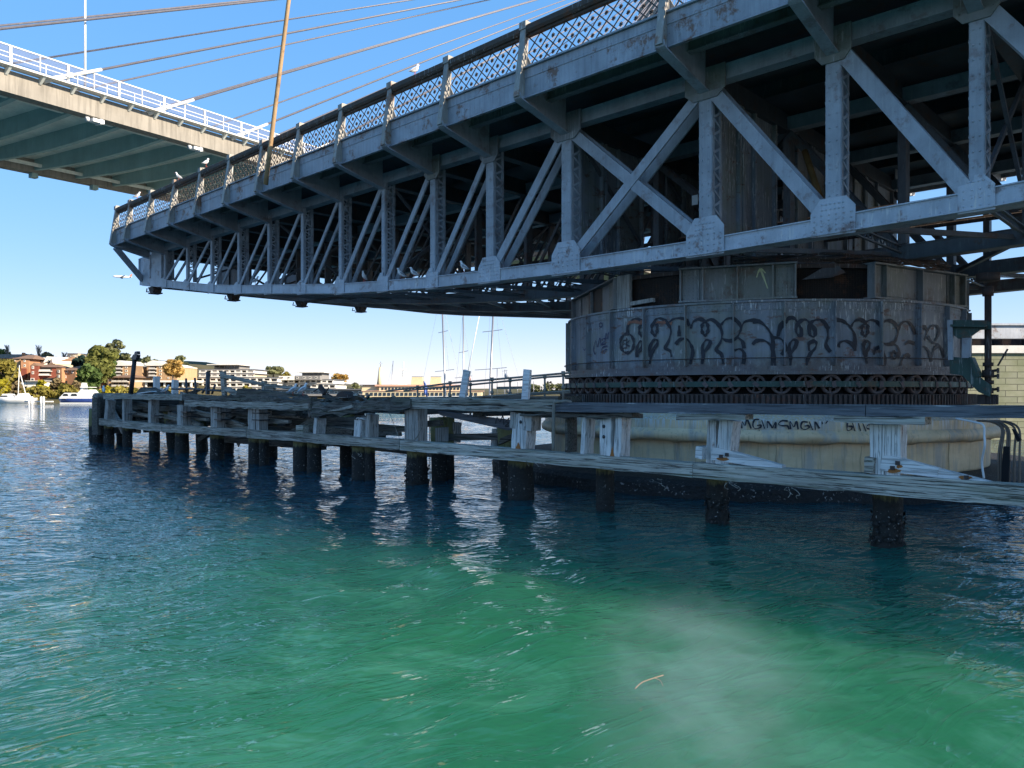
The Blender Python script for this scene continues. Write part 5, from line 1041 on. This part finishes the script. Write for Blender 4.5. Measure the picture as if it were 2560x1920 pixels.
for x, y, w_, hh in ((158, 929, 5, 7), (171, 929, 6, 7), (187, 930, 5, 6), (158, 941, 4, 7), (166, 942, 5, 7)): h.win(x, y, w_, hh, -1.0 if x < 165 else 0)
h.balc(156, 172, 952, 960, .6, False); h.box('annex', 'cream_wall', 136, 148, 936, 958, .5)
h = House('tall_brick_house', 'tall narrow orange brick block behind the yacht mast', 52, 72, 950, 176, 9, 'house', 10)
h.box('wall', 'orange_brick', 52, 71, 897, 952); h.gable('brown_tiles', 40, 76, 897, 885, 'hip'); h.win(61, 902, 4, 5); h.win(61, 914, 4, 6); h.box('lower_wall', 'red_brick', 53, 66, 921, 945, -.6, -.003)
h = House('brown_roof_house', 'cream house with wide brown roof at the far left', -30, 50, 930, 180, 10, 'house', 5)
h.box('wall', 'tan_brick', -30, 46, 896, 935); h.gable('brown_tiles', -30, 46, 896, 883, 'x')
for x in (8, 20, 32): h.win(x, 903, 5, 6)
m = h.mb(); m.box(h.X(39), h.X(42), 2, 3, h.Z(892), h.Z(880)); m.build('chimney', BM['orange_brick'], h.t)
h = House('gabled_house', 'row house with grey roof, dormer and white gable walls', 72, 118, 935, 182, 10, 'house', 8)
h.box('wall', 'white_wall', 72, 112, 905, 940); h.gable('grey_roof', 72, 112, 905, 889, 'x'); m = h.mb(); m.box(h.X(84), h.X(97), -.2, 3, h.Z(902), h.Z(893)); d = m.build('dormer', BM['white_wall'], h.t)
for x in (87, 90.5, 94): h.win(x, 898, 2.6, 5, -.2)
m = h.mb(); m.prism([(h.X(108), -.6, h.Z(906)), (h.X(116), -.6, h.Z(891)), (h.X(117), -.6, h.Z(893)), (h.X(111), -.6, h.Z(907))], (0, 0, 0), (0, 10, 0)); m.build('parapet', BM['white_wall'], h.t)
h = House('end_gable_house', 'cream end house with steep brown roof and bright gable', 116, 146, 935, 184, 10, 'house', -25)
h.box('wall', 'cream_wall', 116, 146, 908, 940); h.gable('brown_tiles', 112, 140, 908, 890, 'x'); m = h.mb(); m.prism([(h.X(136), -.5, h.Z(909)), (h.X(146), -.5, h.Z(909)), (h.X(140), -.5, h.Z(893))], (0, 0, 0), (0, 6, 0)); m.build('gable_wall', BM['white_wall'], h.t)
h = House('pale_block', 'pale pink flat roofed block on the ridge left of the fig tree', 168, 195, 910, 192, 12); h.box('wall', 'cream_wall', 168, 196, 884, 915); h.box('parapet', 'white_wall', 167, 197, 883, 883.9, -.2)
for x in (175, 186): h.win(x, 891, 4, 4)
h = House('long_low_block', 'low cream row behind the bare tree on the ridge', 140, 172, 912, 190, 8); h.box('wall', 'cream_wall', 140, 168, 899, 914); h.gable('brown_tiles', 140, 168, 899, 895, 'x')
h = House('white_pavilion', 'low white pavilion on the bank above the mangroves', 52, 112, 968, 166, 6, 'pavilion', 6); h.box('wall', 'white_wall', 67, 106, 953, 970); h.box('roof', 'balcony_white', 66, 111, 951.5, 952.9, -.8); h.box('side_box', 'white_wall', 52, 65, 956, 966)
h.win(91, 957, 8, 3)
for nm, lab, x0, x1, xr, gx0, gx1 in (('apartment_block', 'tan brick apartment block with white gable right of the fig tree', 282, 356, 0, 286, 330), ('apartment_block', 'tan brick apartment block with white gable behind the golden tree', 367, 442, 0, 368, 414)):
    o_ = x0 - 282; h = House(nm, lab, x0, x1, 965, 186, 12, 'apartments'); h.box('wall', 'tan_brick', x0, x1, 915, 968)
    m = h.mb(); m.prism([(h.X(gx0 - 3), -.3, h.Z(914.5)), (h.X(gx1 + 3), -.3, h.Z(914.5)), (h.X(gx1 + 3), -.3, h.Z(912)), (h.X((gx0 + gx1) / 2 - 10), -.3, h.Z(901)), (h.X(gx0 - 3), -.3, h.Z(909))], (0, 0, 0), (0, 12.5, 0)); m.build('gable', BM['white_wall'], h.t)
    m = h.mb(); m.prism([(h.X(gx1 + 3.2), -.3, h.Z(914.5)), (h.X(x1 + 2), -.3, h.Z(918)), (h.X(x1 + 2), -.3, h.Z(916.5)), (h.X(gx1 + 3.2), -.3, h.Z(909))], (0, .5, 0), (0, 12, 0)); m.build('roof', BM['white_wall'], h.t)
    for y in (914.5, 923.5, 932, 941):
        h.balc(291 + o_, 306 + o_, y + .5, y + 7, .9); h.win(316 + o_, y + 3.5, 6, 5); h.win(336 + o_, y + 4, 4, 4)
h = House('front_apartments', 'low tan brick apartment row with brown roof and white balconies', 268, 332, 972, 176, 9, 'apartments'); h.box('wall', 'tan_brick', 269, 331, 944, 973); h.gable('brown_tiles', 269, 331, 944, 936.5, 'hip', .8)
for y in (946, 957):
    for a, b in ((284, 296), (298, 308), (310, 322)): h.balc(a, b, y, y + 7.5, .9)
    h.win(276, y + 4, 6, 5); h.win(327, y + 4, 5, 5)
h = House('carport_row', 'long white carport with dark open bays along the bank', 330, 482, 978, 172, 6, 'carport'); h.box('roof', 'white_wall', 340, 482, 951, 955.5, -.8); h.box('back_wall', 'recess_shade', 350, 482, 956, 967, 3, 3.3); h.box('base_wall', 'cream_wall', 340, 482, 967.5, 980, 0, .6)  # back wall carries the shade of the bays in its colour
for x in (366, 388, 412, 436, 458, 478): h.box('pillar', 'white_wall', x - 1.6, x + 1.6, 955.6, 967.4, -.3, .3)
def terrace(label, x0, x1, ytop, D, floors, pent, group='white terraced blocks on the far shore'):
    h = House('terraced_block', label, x0, x1, 992, D, 14, 'apartments', 0, group)
    for (a, b, yt, yb, n, wl) in floors:
        h.box('wall', wl, a, b, yt + 1.5, yb, 0 if yt > 940 else 3); yy = 0 if yt > 940 else 3
        m = h.mb(); m.box(h.X(a) - .5, h.X(b) + .5, yy - .7, 14.2, h.Z(yt + 1.4), h.Z(yt)); m.build('roof_slab', BM['grey_roof'], h.t)
        m = h.mb(); m.box(h.X(a) - .3, h.X(b) + .3, yy - .6, yy - .003, h.Z(yb) , h.Z(yb - 1.6)); m.box(h.X(a) - .3, h.X(b) + .3, yy - .6, yy - .003, h.Z(yt + 3.2), h.Z(yt + 1.5)); m.build('balcony_slab', BM['white_wall'], h.t)
        for k in range(n):
            xa = a + (b - a) * (k + .1) / n; xb = a + (b - a) * (k + .9) / n
            m = h.mb(); m.box(h.X(xa), h.X(xb), yy - .06, yy - .003, h.Z(yb - 1.7), h.Z(yt + 3.3)); w_ = m.build('window', M['glass'] if k % 3 else BM['recess_shade'], h.t)
            m = h.mb(); q = a + (b - a) * k / n; m.box(h.X(q) - .2, h.X(q) + .2, yy - .55, yy - .1, h.Z(yb - 1.65), h.Z(yt + 3.25)); m.build('pillar', BM['white_wall'], h.t)
            if k % 2 == 0: m = h.mb(); m.box(h.X(xa), h.X(xb), yy - .55, yy - .48, h.Z(yb - 1.65), h.Z(yb - 4)); m.build('balustrade', BM['balcony_white'], h.t)
    a, b, yt, yb, ra, rb = pent
    h.box('penthouse', 'grey_wall', a, b, yt + 2, yb, 4, 12); h.box('flat_roof', 'white_wall', ra, rb, yt, yt + 1.8, 1.5, 13)
    for k in range(5): xa = a + (b - a) * (k + .1) / 5; xb = a + (b - a) * (k + .85) / 5; m = h.mb(); m.box(h.X(xa), h.X(xb), 3.94, 3.997, h.Z(yb - 1), h.Z(yt + 3)); m.build('window', M['glass'], h.t)
    return h
terrace('white terraced apartment block with floating flat roof, the larger left one', 456, 632, 908, 200, [(490, 624, 922, 932, 9, 'white_wall'), (490, 624, 932.5, 942, 9, 'cream_wall'), (458, 694, 943, 955, 14, 'white_wall'), (458, 694, 955.5, 967, 14, 'white_wall'), (458, 694, 967.5, 984, 14, 'cream_wall')], (521, 585, 910, 921.5, 511, 593))
terrace('white terraced apartment block with floating flat roof, the smaller right one', 660, 840, 928, 206, [(695, 832, 948, 959, 10, 'white_wall'), (690, 838, 959.5, 971, 10, 'white_wall'), (690, 838, 971.5, 986, 10, 'cream_wall')], (745, 796, 929, 947.5, 733, 806))
h = House('grey_annex', 'grey rendered block with white windows below the right floating roof', 696, 800, 950, 203, 8, 'apartments'); h.box('wall', 'grey_wall', 738, 800, 939, 950); h.box('white_part', 'white_wall', 697, 736, 940, 950)
for x in (743, 760, 775, 790, 706, 722): h.win(x, 944, 6, 5)
h = House('waterfront_shed', 'long low shed roof along the waterfront behind the fender', 640, 960, 990, 182, 6, 'shed'); h.box('wall', 'grey_wall', 660, 960, 975, 990); h.box('roof', 'grey_roof', 655, 962, 972, 974.9, -.8)
for k in range(14): h.win(680 + k * 20, 981, 9, 5)
# ---- boats
def hull(t, mat, L, B, H, o, ax, ay, stripe=None, sheer=.35):
    m = MB().frame(o, ax, ay); n = 12; vs = []; fs = []
    for i in range(n + 1):
        u = i / n; w_ = B / 2 * (1 - max(0, (u - .55) / .45) ** 2.2) * (.85 + .15 * min(1, u * 4)); z = H * (1 + sheer * max(0, u - .4) ** 2)
        for y, zz in ((-w_, z), (-w_ * .92, z * .45), (-w_ * .7, -.25), (w_ * .7, -.25), (w_ * .92, z * .45), (w_, z)): vs.append((u * L + (zz / H) * .06 * L * (u > .85), y, zz))
    for i in range(n):
        for k in range(5): fs.append((i * 6 + k, i * 6 + 6 + k, i * 6 + 7 + k, i * 6 + k + 1))
        fs.append((i * 6 + 5, i * 6 + 11, i * 6 + 6, i * 6))
    fs += [(0, 1, 2, 3, 4, 5), tuple(n * 6 + k for k in (5, 4, 3, 2, 1, 0))]; m.add(vs, fs, True)
    if stripe: m.m = 1; 
    return m.build('hull', [mat], t)
M['boatwhite'] = plain('white_gelcoat', (.80, .79, .76), .25, .04); M['boatblue'] = plain('blue_gelcoat', (.03, .06, .22), .25, .1); M['alu'] = plain('aluminium_spar', (.34, .33, .33), .35, .1, 2, .5, .6); M['ferry'] = plain('cream_paint', (.75, .60, .36), .5, .08); M['ferryor'] = plain('orange_roof_paint', (.62, .34, .22), .6, .1); M['ferrygreen'] = plain('ferry_green_paint', (.03, .12, .08), .5)
def loc(px, py, D): p = far(px, py, D); return p
# white yacht at the left
p = far(84, 1008, 153); p.z = 0; y = thing('sailing_yacht', 'white sailing yacht with a bare mast at the far left', 'yacht', p); ax = -RT; ay = -FW; k = 153 / F
hull(y, M['boatwhite'], 92 * k, 3.2, 1.1, p, ax, ay)
def bo(t, name, mat, o, x0, x1, y0, y1, z0, z1, ax=RT, ay=FW, tp=.0): m = MB().frame(o, ax, ay); m.hexa([(x0, y0, z0), (x1, y0, z0), (x1, y1, z0), (x0, y1, z0), (x0 + tp, y0 + .1, z1), (x1 - tp, y0 + .1, z1), (x1 - tp, y1 - .1, z1), (x0 + tp, y1 - .1, z1)]); return m.build(name, mat, t)
c = bo(y, 'cabin', M['boatwhite'], p, -78 * k, -48 * k, -1.1, 1.1, 1.1, 1.9, tp=.7); bo(y, 'window', M['glass'], p, -74 * k, -56 * k, -1.13, -1.02, 1.3, 1.55, tp=.1)
bo(y, 'sprayhood', M['boatwhite'], p, -36 * k, -14 * k, -1.2, 1.2, 1.1, 2.0, tp=.5)
m = MB(); a = far(45, 997, 153); b = far(48.5, 913, 153); m.tube([a, b], .1, 8, r2=.06); mast = m.build('mast', M['boatwhite'], y); m = MB(); m.tube([far(49, 928, 153), far(67, 996, 153)], .09, 6); m.build('furled_sail', M['boatwhite'], y); m = MB(); m.tube([far(46, 990, 153), far(6, 986, 153)], .09, 6); m.build('boom', M['alu'], y)
m = MB(); m.tube([far(48.5, 913, 153), far(-2, 990, 153)], .02, 4); m.build('rigging', M['alu'], y)
# blue and white motor cruiser
p = far(244, 1014, 148); p.z = 0; k = 148 / F; y = thing('motor_cruiser', 'white motor cruiser with blue hull left of the fender end', 'motor boat', p); hull(y, M['boatblue'], 92 * k, 3.6, 1.0, p, -RT, -FW)
bo(y, 'boot_stripe', M['boatwhite'], p, -80 * k, 0, -1.86, -1.8, -.05, .28); bo(y, 'deck_rail', M['boatwhite'], p, -84 * k, 0, -1.6, 1.6, 1.0, 1.35, tp=.1)
bo(y, 'saloon', M['boatwhite'], p, -82 * k, -2 * k, -1.5, 1.5, 1.352, 2.1, tp=.7); bo(y, 'window', M['glass'], p, -76 * k, -62 * k, -1.53, -1.4, 1.5, 1.9, tp=.2); bo(y, 'window', M['glass'], p, -56 * k, -40 * k, -1.53, -1.4, 1.5, 1.9, tp=.2)
bo(y, 'flybridge', M['boatwhite'], p, -40 * k, -6 * k, -1.3, 1.3, 2.102, 2.7, tp=.5); bo(y, 'canopy', M['boatwhite'], p, -36 * k, -10 * k, -1.2, 1.2, 3.1, 3.2); bo(y, 'radar_arch', M['boatwhite'], p, -37 * k, -30 * k, -.9, .9, 2.702, 4.0, tp=.2)
m = MB(); m.tube([far(208, 985, 148), far(208, 972, 148)], .12, 6); m.tube([far(181, 990, 148), far(194, 993, 148)], .04, 5); m.build('aerial', M['boatwhite'], y)
# white pontoon piles
pt = thing('pontoon', 'low jetty with a pale deck right of the yacht', 'jetty', far(90, 1006, 151)); pt.location.z = 0; bo(pt, 'deck', M['brace_w'], pt.location, -25 * .08, 40 * .08, -.5, .5, .25, .5); 
for i, (px, lab) in enumerate(((73, 'white mooring pile nearest the yacht bow'), (80, 'second white mooring pile right of the yacht'), (103, 'left one of the paired white mooring piles'), (109, 'right one of the paired white mooring piles'))):
    q = far(px, 1008, 150); q.z = 0; m = MB(); m.tube([(q.x, q.y, -1), (q.x, q.y, 1.25)], .22, 10); m.tube([(q.x, q.y, 1.25), (q.x, q.y, 1.4)], .24, 10, r2=.1); o = m.build('mooring_pile', M['white']); tag(o, lab, 'pile', 'white mooring piles')
# big cream ferry behind
p = far(905, 998, 160); p.z = 0; k = 160 / F; y = thing('ferry', 'large cream and orange ferry with two broad yellow funnels behind the fender', 'ferry', p)
hull(y, M['ferrygreen'], 330 * k, 8, 1.2, p, RT, FW); bo(y, 'lower_saloon', M['ferry'], p, 10 * k, 300 * k, -3.8, 3.8, 1.2, 2.4); bo(y, 'upper_saloon', M['ferry'], p, 50 * k, 260 * k, -3.5, 3.5, 2.5, 3.4)
bo(y, 'saloon_roof', M['ferryor'], p, 40 * k, 265 * k, -3.7, 3.7, 3.402, 3.75); bo(y, 'deck_edge', M['ferryor'], p, 8 * k, 305 * k, -3.9, 3.9, 2.402, 2.498)
for j in range(24): bo(y, 'window', M['glass'], p, (56 + j * 8.4) * k, (61 + j * 8.4) * k, -3.56, -3.4, 2.7, 3.15) if j < 24 else None
for j in range(26): bo(y, 'window', M['glass'], p, (18 + j * 10.6) * k, (25 + j * 10.6) * k, -3.86, -3.7, 1.5, 2.1)
for x0, x1 in ((124, 154), (171, 200)): f_ = bo(y, 'funnel', M['ferry'], p, x0 * k, x1 * k, -1.2, 1.2, 3.752, 5.35, tp=.18); bo(y, 'funnel_cap', M['iron'], p, (x0 + 2) * k, (x1 - 2) * k, -1.1, 1.1, 5.352, 5.45)
bo(y, 'wheelhouse', M['ferry'], p, 4 * k, 50 * k, -2.2, 2.2, 2.5, 3.6, tp=.2); bo(y, 'wheelhouse_roof', M['iron'], p, 0, 54 * k, -2.5, 2.5, 3.602, 3.75); 
m = MB(); m.tube([far(947, 970, 160), far(951, 918, 160)], [.5, .3], 10); m.build('mast', M['ferry'], y); m = MB(); m.tube([far(951, 918, 160), far(952, 904, 160)], .07, 6); m.beam(far(948, 909, 160), far(956, 909, 160), .06, .06); m.build('mast_head', M['alu'], y)
bo(y, 'radar', M['white'], far(924, 955, 160), -.5, .5, -.5, .5, 0, .5, tp=.2)
# white superyacht mast cluster behind the ferry
q = far(1000, 975, 190); y = thing('superyacht', 'white upper works and radar mast of a motor yacht behind the ferry', 'motor yacht', q); bo(y, 'upper_deck', M['boatwhite'], q, -2.5, 3.8, -2, 2, 0, 1.4, tp=.5); bo(y, 'radar_arch', M['boatwhite'], q, -.5, 1.6, -1, 1, 1.4, 3.0, tp=.5)
m = MB(); m.tube([q + UP * 3 + RT * .6, q + UP * 7 + RT * .9], .12, 6); m.beam(q + UP * 4.2 - RT * .4, q + UP * 4.2 + RT * 1.9, .15, .1); m.beam(q + UP * 5 - RT * .1, q + UP * 5 + RT * 1.5, .5, .4); m.build('mast', M['boatwhite'], y)
def mast(px0, py0, px1, py1, D, r, label, spreads=(), stays=(), mat='alu'):
    b = far(px0, py0, D); t_ = far(px1, py1, D); p = Vector((b.x, b.y, 0)); y = thing('sailing_yacht', label, 'yacht', p, 'yachts moored behind the fender'); kk_ = D / F
    hull(y, M['boatwhite'], 10.5, 3, 1.0, p - RT * 5.5, RT, FW); bo(y, 'cabin', M['boatwhite'], p, -3, 2, -1, 1, 1.0, 1.6, tp=.4)
    m = MB(); m.tube([p + UP * .9, b, t_], [r, r, r * .8], 8); ms = m.build('mast', M[mat], y)
    for py, w_ in spreads:
        u = (py0 - py) / (py0 - py1); c = b.lerp(t_, u); m = MB(); m.tube([c - RT * w_ * kk_, c + UP * .15, c + RT * w_ * kk_ + UP * .35], .05, 5); m.build('spreader', M['alu'], ms)
    for (xa, ya, xb, yb) in stays: m = MB(); m.tube([far(xa, ya, D), far(xb, yb, D)], .016, 4); m.build('stay', M['alu'], ms)
mast(1114, 998, 1105, 760, 120, .14, 'yacht with tall grey mast, the left one behind the pipe railings', ((929, 24), (832, 12)), ((1123, 926, 1105, 760), (1050, 990, 1096, 760), (1160, 990, 1108, 760)))
mast(1159, 998, 1158, 760, 125, .12, 'yacht with slimmer mast behind the leaning timber board', ((945, 22), (882, 12)), ((1185, 970, 1158, 800), (1138, 980, 1158, 780)))
mast(1224, 998, 1234, 760, 110, .16, 'yacht with thick grey mast behind the railings near the drum', ((925, 40), (830, 25)), ((1210, 990, 1226, 780), (1262, 990, 1240, 770), (1310, 990, 1244, 760)))
m = MB(); m.tube([far(1168, 940, 118), far(1200, 780, 118)], .07, 6); o = m.build('boom_pole', M['boatwhite']); tag(o, 'thin white pole slanting up right beside the leaning board', 'pole')
mast(977, 985, 983, 902, 170, .1, 'yacht with short thin mast behind the ferry wheelhouse', (), ((970, 955, 983, 905),))
for px, py, lab in ((1243, 922, 'slim pole behind the rails right of the thick mast'), (1294, 955, 'thin distant mast left of the second board'), (1334, 953, 'thin distant mast right of the second board')):
    m = MB(); a = far(px, 1000, 180); a.z = 0; m.tube([a, far(px, py, 180)], .1 if px < 1280 else .06, 6); o = m.build('distant_mast', M['alu']); tag(o, lab, 'mast', 'distant masts')
m = MB(); a = far(1373, 995, 300); m.tube([a, far(1373, 960, 300)], .15, 6); m.beam(far(1368, 957, 300), far(1377, 957, 300), .3, .2); fl = thing('floodlight_mast', 'distant floodlight mast with two lamps under the gangway rails', 'floodlight', a); m.build('pole', M['iron'], fl)
for px in (1369.5, 1377): m = MB(); q = far(px, 955.5, 300); m.tube([q - FW * .4, q + FW * .2], .45, 10); m.build('lamp', M['iron'], fl)
# signal ball on a mast, flags
q = far(1267, 939, 108); m = MB(); n = 12
for i in range(2): pass
m.lathe([(.02, -.36)] + [(.36 * math.cos(R(a)), .36 * math.sin(R(a))) for a in range(-80, 81, 16)] + [(.02, .36)], q, 16); o = m.build('signal_ball', M['steel']); tag(o, 'grey round signal ball hanging above the pipe railings', 'ball')
m = MB(); m.tube([q + UP * .36, far(1265, 925, 108)], .03, 5); m.beam(far(1256, 928, 108), far(1269, 926, 108), .05, .05); m.beam(far(1262, 990, 108), far(1262, 924, 108), .06, .06); m.build('halyard', M['alu'], o)
m = MB(); q = far(1271, 978, 40); m.lathe([(.02, -.13), (.11, -.06), (.13, 0), (.11, .06), (.02, .13)], q, 12); m.build('float', M['steel'], None); bpy.data.objects['float']['label'] = 'small grey round float by the railing below the signal ball'; bpy.data.objects['float']['category'] = 'float'
def flag(px, py, w_, h_, D, mat, label, drop=.3):
    m = MB(); q = far(px, py, D); k = D / F; n = 8; vs = []
    for i in range(n + 1):
        for j in range(5): vs.append(q + RT * (w_ * k * i / n) * (1 - drop * .5) + FW * (.12 * math.sin(i * 1.2 + j * .5)) - UP * (h_ * k * j / 4 + drop * h_ * k * (i / n) ** 1.3))
    fs = [(i * 5 + j, i * 5 + 5 + j, i * 5 + 6 + j, i * 5 + j + 1) for i in range(n) for j in range(4)]; m.add(vs, fs, True); o = m.build('flag', mat); md = o.modifiers.new('cloth', 'SOLIDIFY'); md.thickness = .02
    tag(o, label, 'flag'); m = MB(); m.tube([q + UP * .3, q - UP * (h_ * k * 1.9)], .03, 5); m.build('staff', M['alu'], o)
flag(1060, 953, 12, 30, 140, plain('blue_flag', (.10, .17, .45), .7, .4, 1.5), 'blue and white flag between the two yellow funnels', .5)
flag(1172, 936, 8, 16, 118, plain('red_white_flag', (.55, .35, .33), .7, .5, 1.5), 'pale red and white flag right of the leaning board', .6)
# ---- airliner
def plane(px, py, D, L):
    c = far(px, py, D); t = thing('airliner', 'small white airliner flying low in the sky left of the bridge end', 'airplane', c); fx = (-RT * .92 - FW * .38).normalized(); fx = (fx + UP * .02).normalized(); fy = UP.cross(fx).normalized(); 
    def m_(): return MB().frame(c, fx, fy, UP)
    m = m_(); m.tube([(-L / 2, 0, .6), (-L * .42, 0, .5), (-L * .25, 0, .1), (L * .3, 0, 0), (L * .43, 0, 0), (L / 2, 0, -.3)], [.4, 1.2, 2.2, 2.3, 1.8, .3], 14); m.build('fuselage', M['white'], t)
    for s in (-1, 1):
        m = m_(); m.prism([(L * .12, s * 1.8, -.8), (-L * .02, s * 1.8, -.8), (-L * .2, s * L * .46, 1), (-L * .15, s * L * .46, 1)], (0, 0, -.25), (0, 0, .25)); m.build('wing', M['steel'], t)
        m = m_(); m.prism([(-L * .38, s * .6, .8), (-L * .46, s * .6, .8), (-L * .5, s * L * .17, 1.2), (-L * .46, s * L * .17, 1.2)], (0, 0, -.12), (0, 0, .12)); m.build('tailplane', M['white'], t)
        m = m_(); m.tube([(L * .1, s * L * .15, -2.0), (-L * .02, s * L * .15, -2.0)], 1.1, 10); m.build('engine', M['alu'], t)
    m = m_(); m.prism([(-L * .34, 0, 2), (-L * .47, 0, 2), (-L * .52, 0, L * .19), (-L * .46, 0, L * .19)], (0, -.15, 0), (0, .15, 0)); m.build('tail_fin', plain('orange_tail', (.6, .2, .1), .5), t)
plane(306, 692, 1500, 34)
# ---- gulls
GW = plain('gull_white', (.78, .77, .76), .7, .04); GG = plain('gull_grey', (.30, .31, .33), .7, .1); GR = plain('gull_red', (.5, .06, .03), .5)
def gull_proto():
    t = thing('seagull', 'x', 'gull'); b = MB()
    b.tube([(-.17, 0, .10), (-.12, 0, .12), (-.05, 0, .155), (.03, 0, .205), (.07, 0, .25), (.082, 0, .288), (.088, 0, .32), (.105, 0, .345), (.13, 0, .345), (.15, 0, .34)], [.012, .035, .062, .068, .052, .038, .036, .038, .026, .01], 12); b.build('body', GW, t)
    for s in (-1, 1):
        b = MB(); b.prism([(.05, s * .064, .25), (-.03, s * .066, .225), (-.12, s * .04, .155), (-.22, s * .02, .085), (-.12, s * .05, .115), (.01, s * .07, .17)], (0, -.006, 0), (0, .006, 0)); b.build('wing', GG, t)
        b = MB(); b.tube([(.01, s * .025, .13), (.0, s * .028, .07), (.005, s * .03, .0)], .006, 5); b.box(-.005, .04, s * .03 - .018, s * .03 + .018, 0, .006); b.build('leg', GR, t)
    b = MB(); b.tube([(.145, 0, .341), (.185, 0, .333)], [.009, .003], 6); b.build('beak', GR, t); return t
gp = gull_proto(); first = True
for px, py, Y, rz, lab in ((1037, 193, 13.96, 40, 'white gull facing right on the bridge handrail against the blue sky'), (515, 431, 13.96, 60, 'white gull on a railing post in front of the road bridge deck'), (447, 461, 13.96, 200, 'white gull on the railing left of the one before the road bridge'), (343, 498, 13.96, 20, 'white gull on the handrail near the tip of the swing bridge'), (638, 713, 15.5, 30, 'white gull standing on the bottom chord near the bridge tip'), (911, 707, 15.5, 250, 'gull facing us on the bottom chord left of a pair of gulls'), (1003, 702, 15.5, 190, 'left gull of the pair on the bottom chord'), (1035, 701, 15.5, 170, 'right gull of the pair on the bottom chord'), (1160, 695, 15.5, 150, 'gull on the bottom chord right of the pair'), (732, 989, 12.2, 35, 'left gull of two leaning gulls on the fender by the rusty bracket'), (757, 988, 12.2, 30, 'right gull of two leaning gulls on the fender by the rusty bracket'), (259, 985, 11.9, 120, 'grey backed gull on the far left end of the fender'), (414, 986, 12.0, 20, 'gull on the fender between the two white posts')):
    g_ = gp if first else copy_tree(gp); first = False; p = onY(px, py, Y); zz = p.z
    if py < 520: zz = 11.25
    elif py < 720: zz = zb(p.x) + .36
    if (px, py) in ((515, 431),): zz = 11.34
    g_.location = (p.x, p.y, zz); g_.rotation_euler = (0, 0, R(rz + 43)); g_['label'] = lab; g_['group'] = 'gulls on the bridge and fender'; g_.scale = (.98,) * 3
# ---- floating twig, drifting mist of the boat's exhaust
mb = MB(); P = [onZ(1587, 1722, .03), onZ(1605, 1706, .045), onZ(1635, 1695, .04), onZ(1658, 1688, .03)]; mb.tube(spline(P, 4), .005, 6); mb.tube(spline([P[2], onZ(1650, 1701, .02), onZ(1658, 1716, -.01)], 4), .003, 5); single(mb, 'floating_twig', plain('straw', (.24, .17, .10), .7), 'thin curved tan twig floating on the green water', 'twig')
sm = bpy.data.materials.new('exhaust_mist'); sm.use_nodes = True; t = sm.node_tree; t.nodes.clear(); out = t.nodes.new('ShaderNodeOutputMaterial'); pv = t.nodes.new('ShaderNodeVolumePrincipled'); t.links.new(pv.outputs[0], out.inputs['Volume']); pv.inputs['Color'].default_value = (.72, .88, 1, 1); pv.inputs['Anisotropy'].default_value = .2
tc = t.nodes.new('ShaderNodeTexCoord'); ln = t.nodes.new('ShaderNodeVectorMath'); ln.operation = 'LENGTH'; t.links.new(tc.outputs['Object'], ln.inputs[0])
mr = t.nodes.new('ShaderNodeMapRange'); mr.interpolation_type = 'SMOOTHSTEP'; mr.inputs[1].default_value = .1; mr.inputs[2].default_value = 1.0; mr.inputs[3].default_value = 1; mr.inputs[4].default_value = 0; t.links.new(ln.outputs['Value'], mr.inputs[0])
nz = t.nodes.new('ShaderNodeTexNoise'); nz.inputs['Scale'].default_value = 1.0; nz.inputs['Detail'].default_value = 4; nz.inputs['Distortion'].default_value = .8; mp = t.nodes.new('ShaderNodeMapping'); mp.inputs['Scale'].default_value = (5.5, 2.2, 2.2); t.links.new(tc.outputs['Object'], mp.inputs[0]); t.links.new(mp.outputs[0], nz.inputs['Vector'])
mr2 = t.nodes.new('ShaderNodeMapRange'); mr2.inputs[1].default_value = .4; mr2.inputs[2].default_value = .7; mr2.inputs[3].default_value = .12; mr2.inputs[4].default_value = 1; t.links.new(nz.outputs['Fac'], mr2.inputs[0])
mu = t.nodes.new('ShaderNodeMath'); mu.operation = 'MULTIPLY'; t.links.new(mr.outputs[0], mu.inputs[0]); t.links.new(mr2.outputs[0], mu.inputs[1]); m2 = t.nodes.new('ShaderNodeMath'); m2.operation = 'MULTIPLY'; t.links.new(mu.outputs[0], m2.inputs[0]); m2.inputs[1].default_value = .55; t.links.new(m2.outputs[0], pv.inputs['Density'])
a = onZ(1690, 1490, .2); b = onZ(1900, 2500, .2); c = (a + b) / 2; mb = MB(); mb.lathe([(0, -1)] + [(math.cos(R(q)), math.sin(R(q))) for q in range(-80, 81, 10)] + [(0, 1)], (0, 0, 0), 32); o = mb.build('exhaust_mist', sm); o.location = (c.x, c.y, .3); d_ = b - a
o.rotation_euler = (0, 0, math.atan2(d_.y, d_.x)); o.scale = (d_.length / 2 * 1.05, 1.05, .36); o['kind'] = 'stuff'
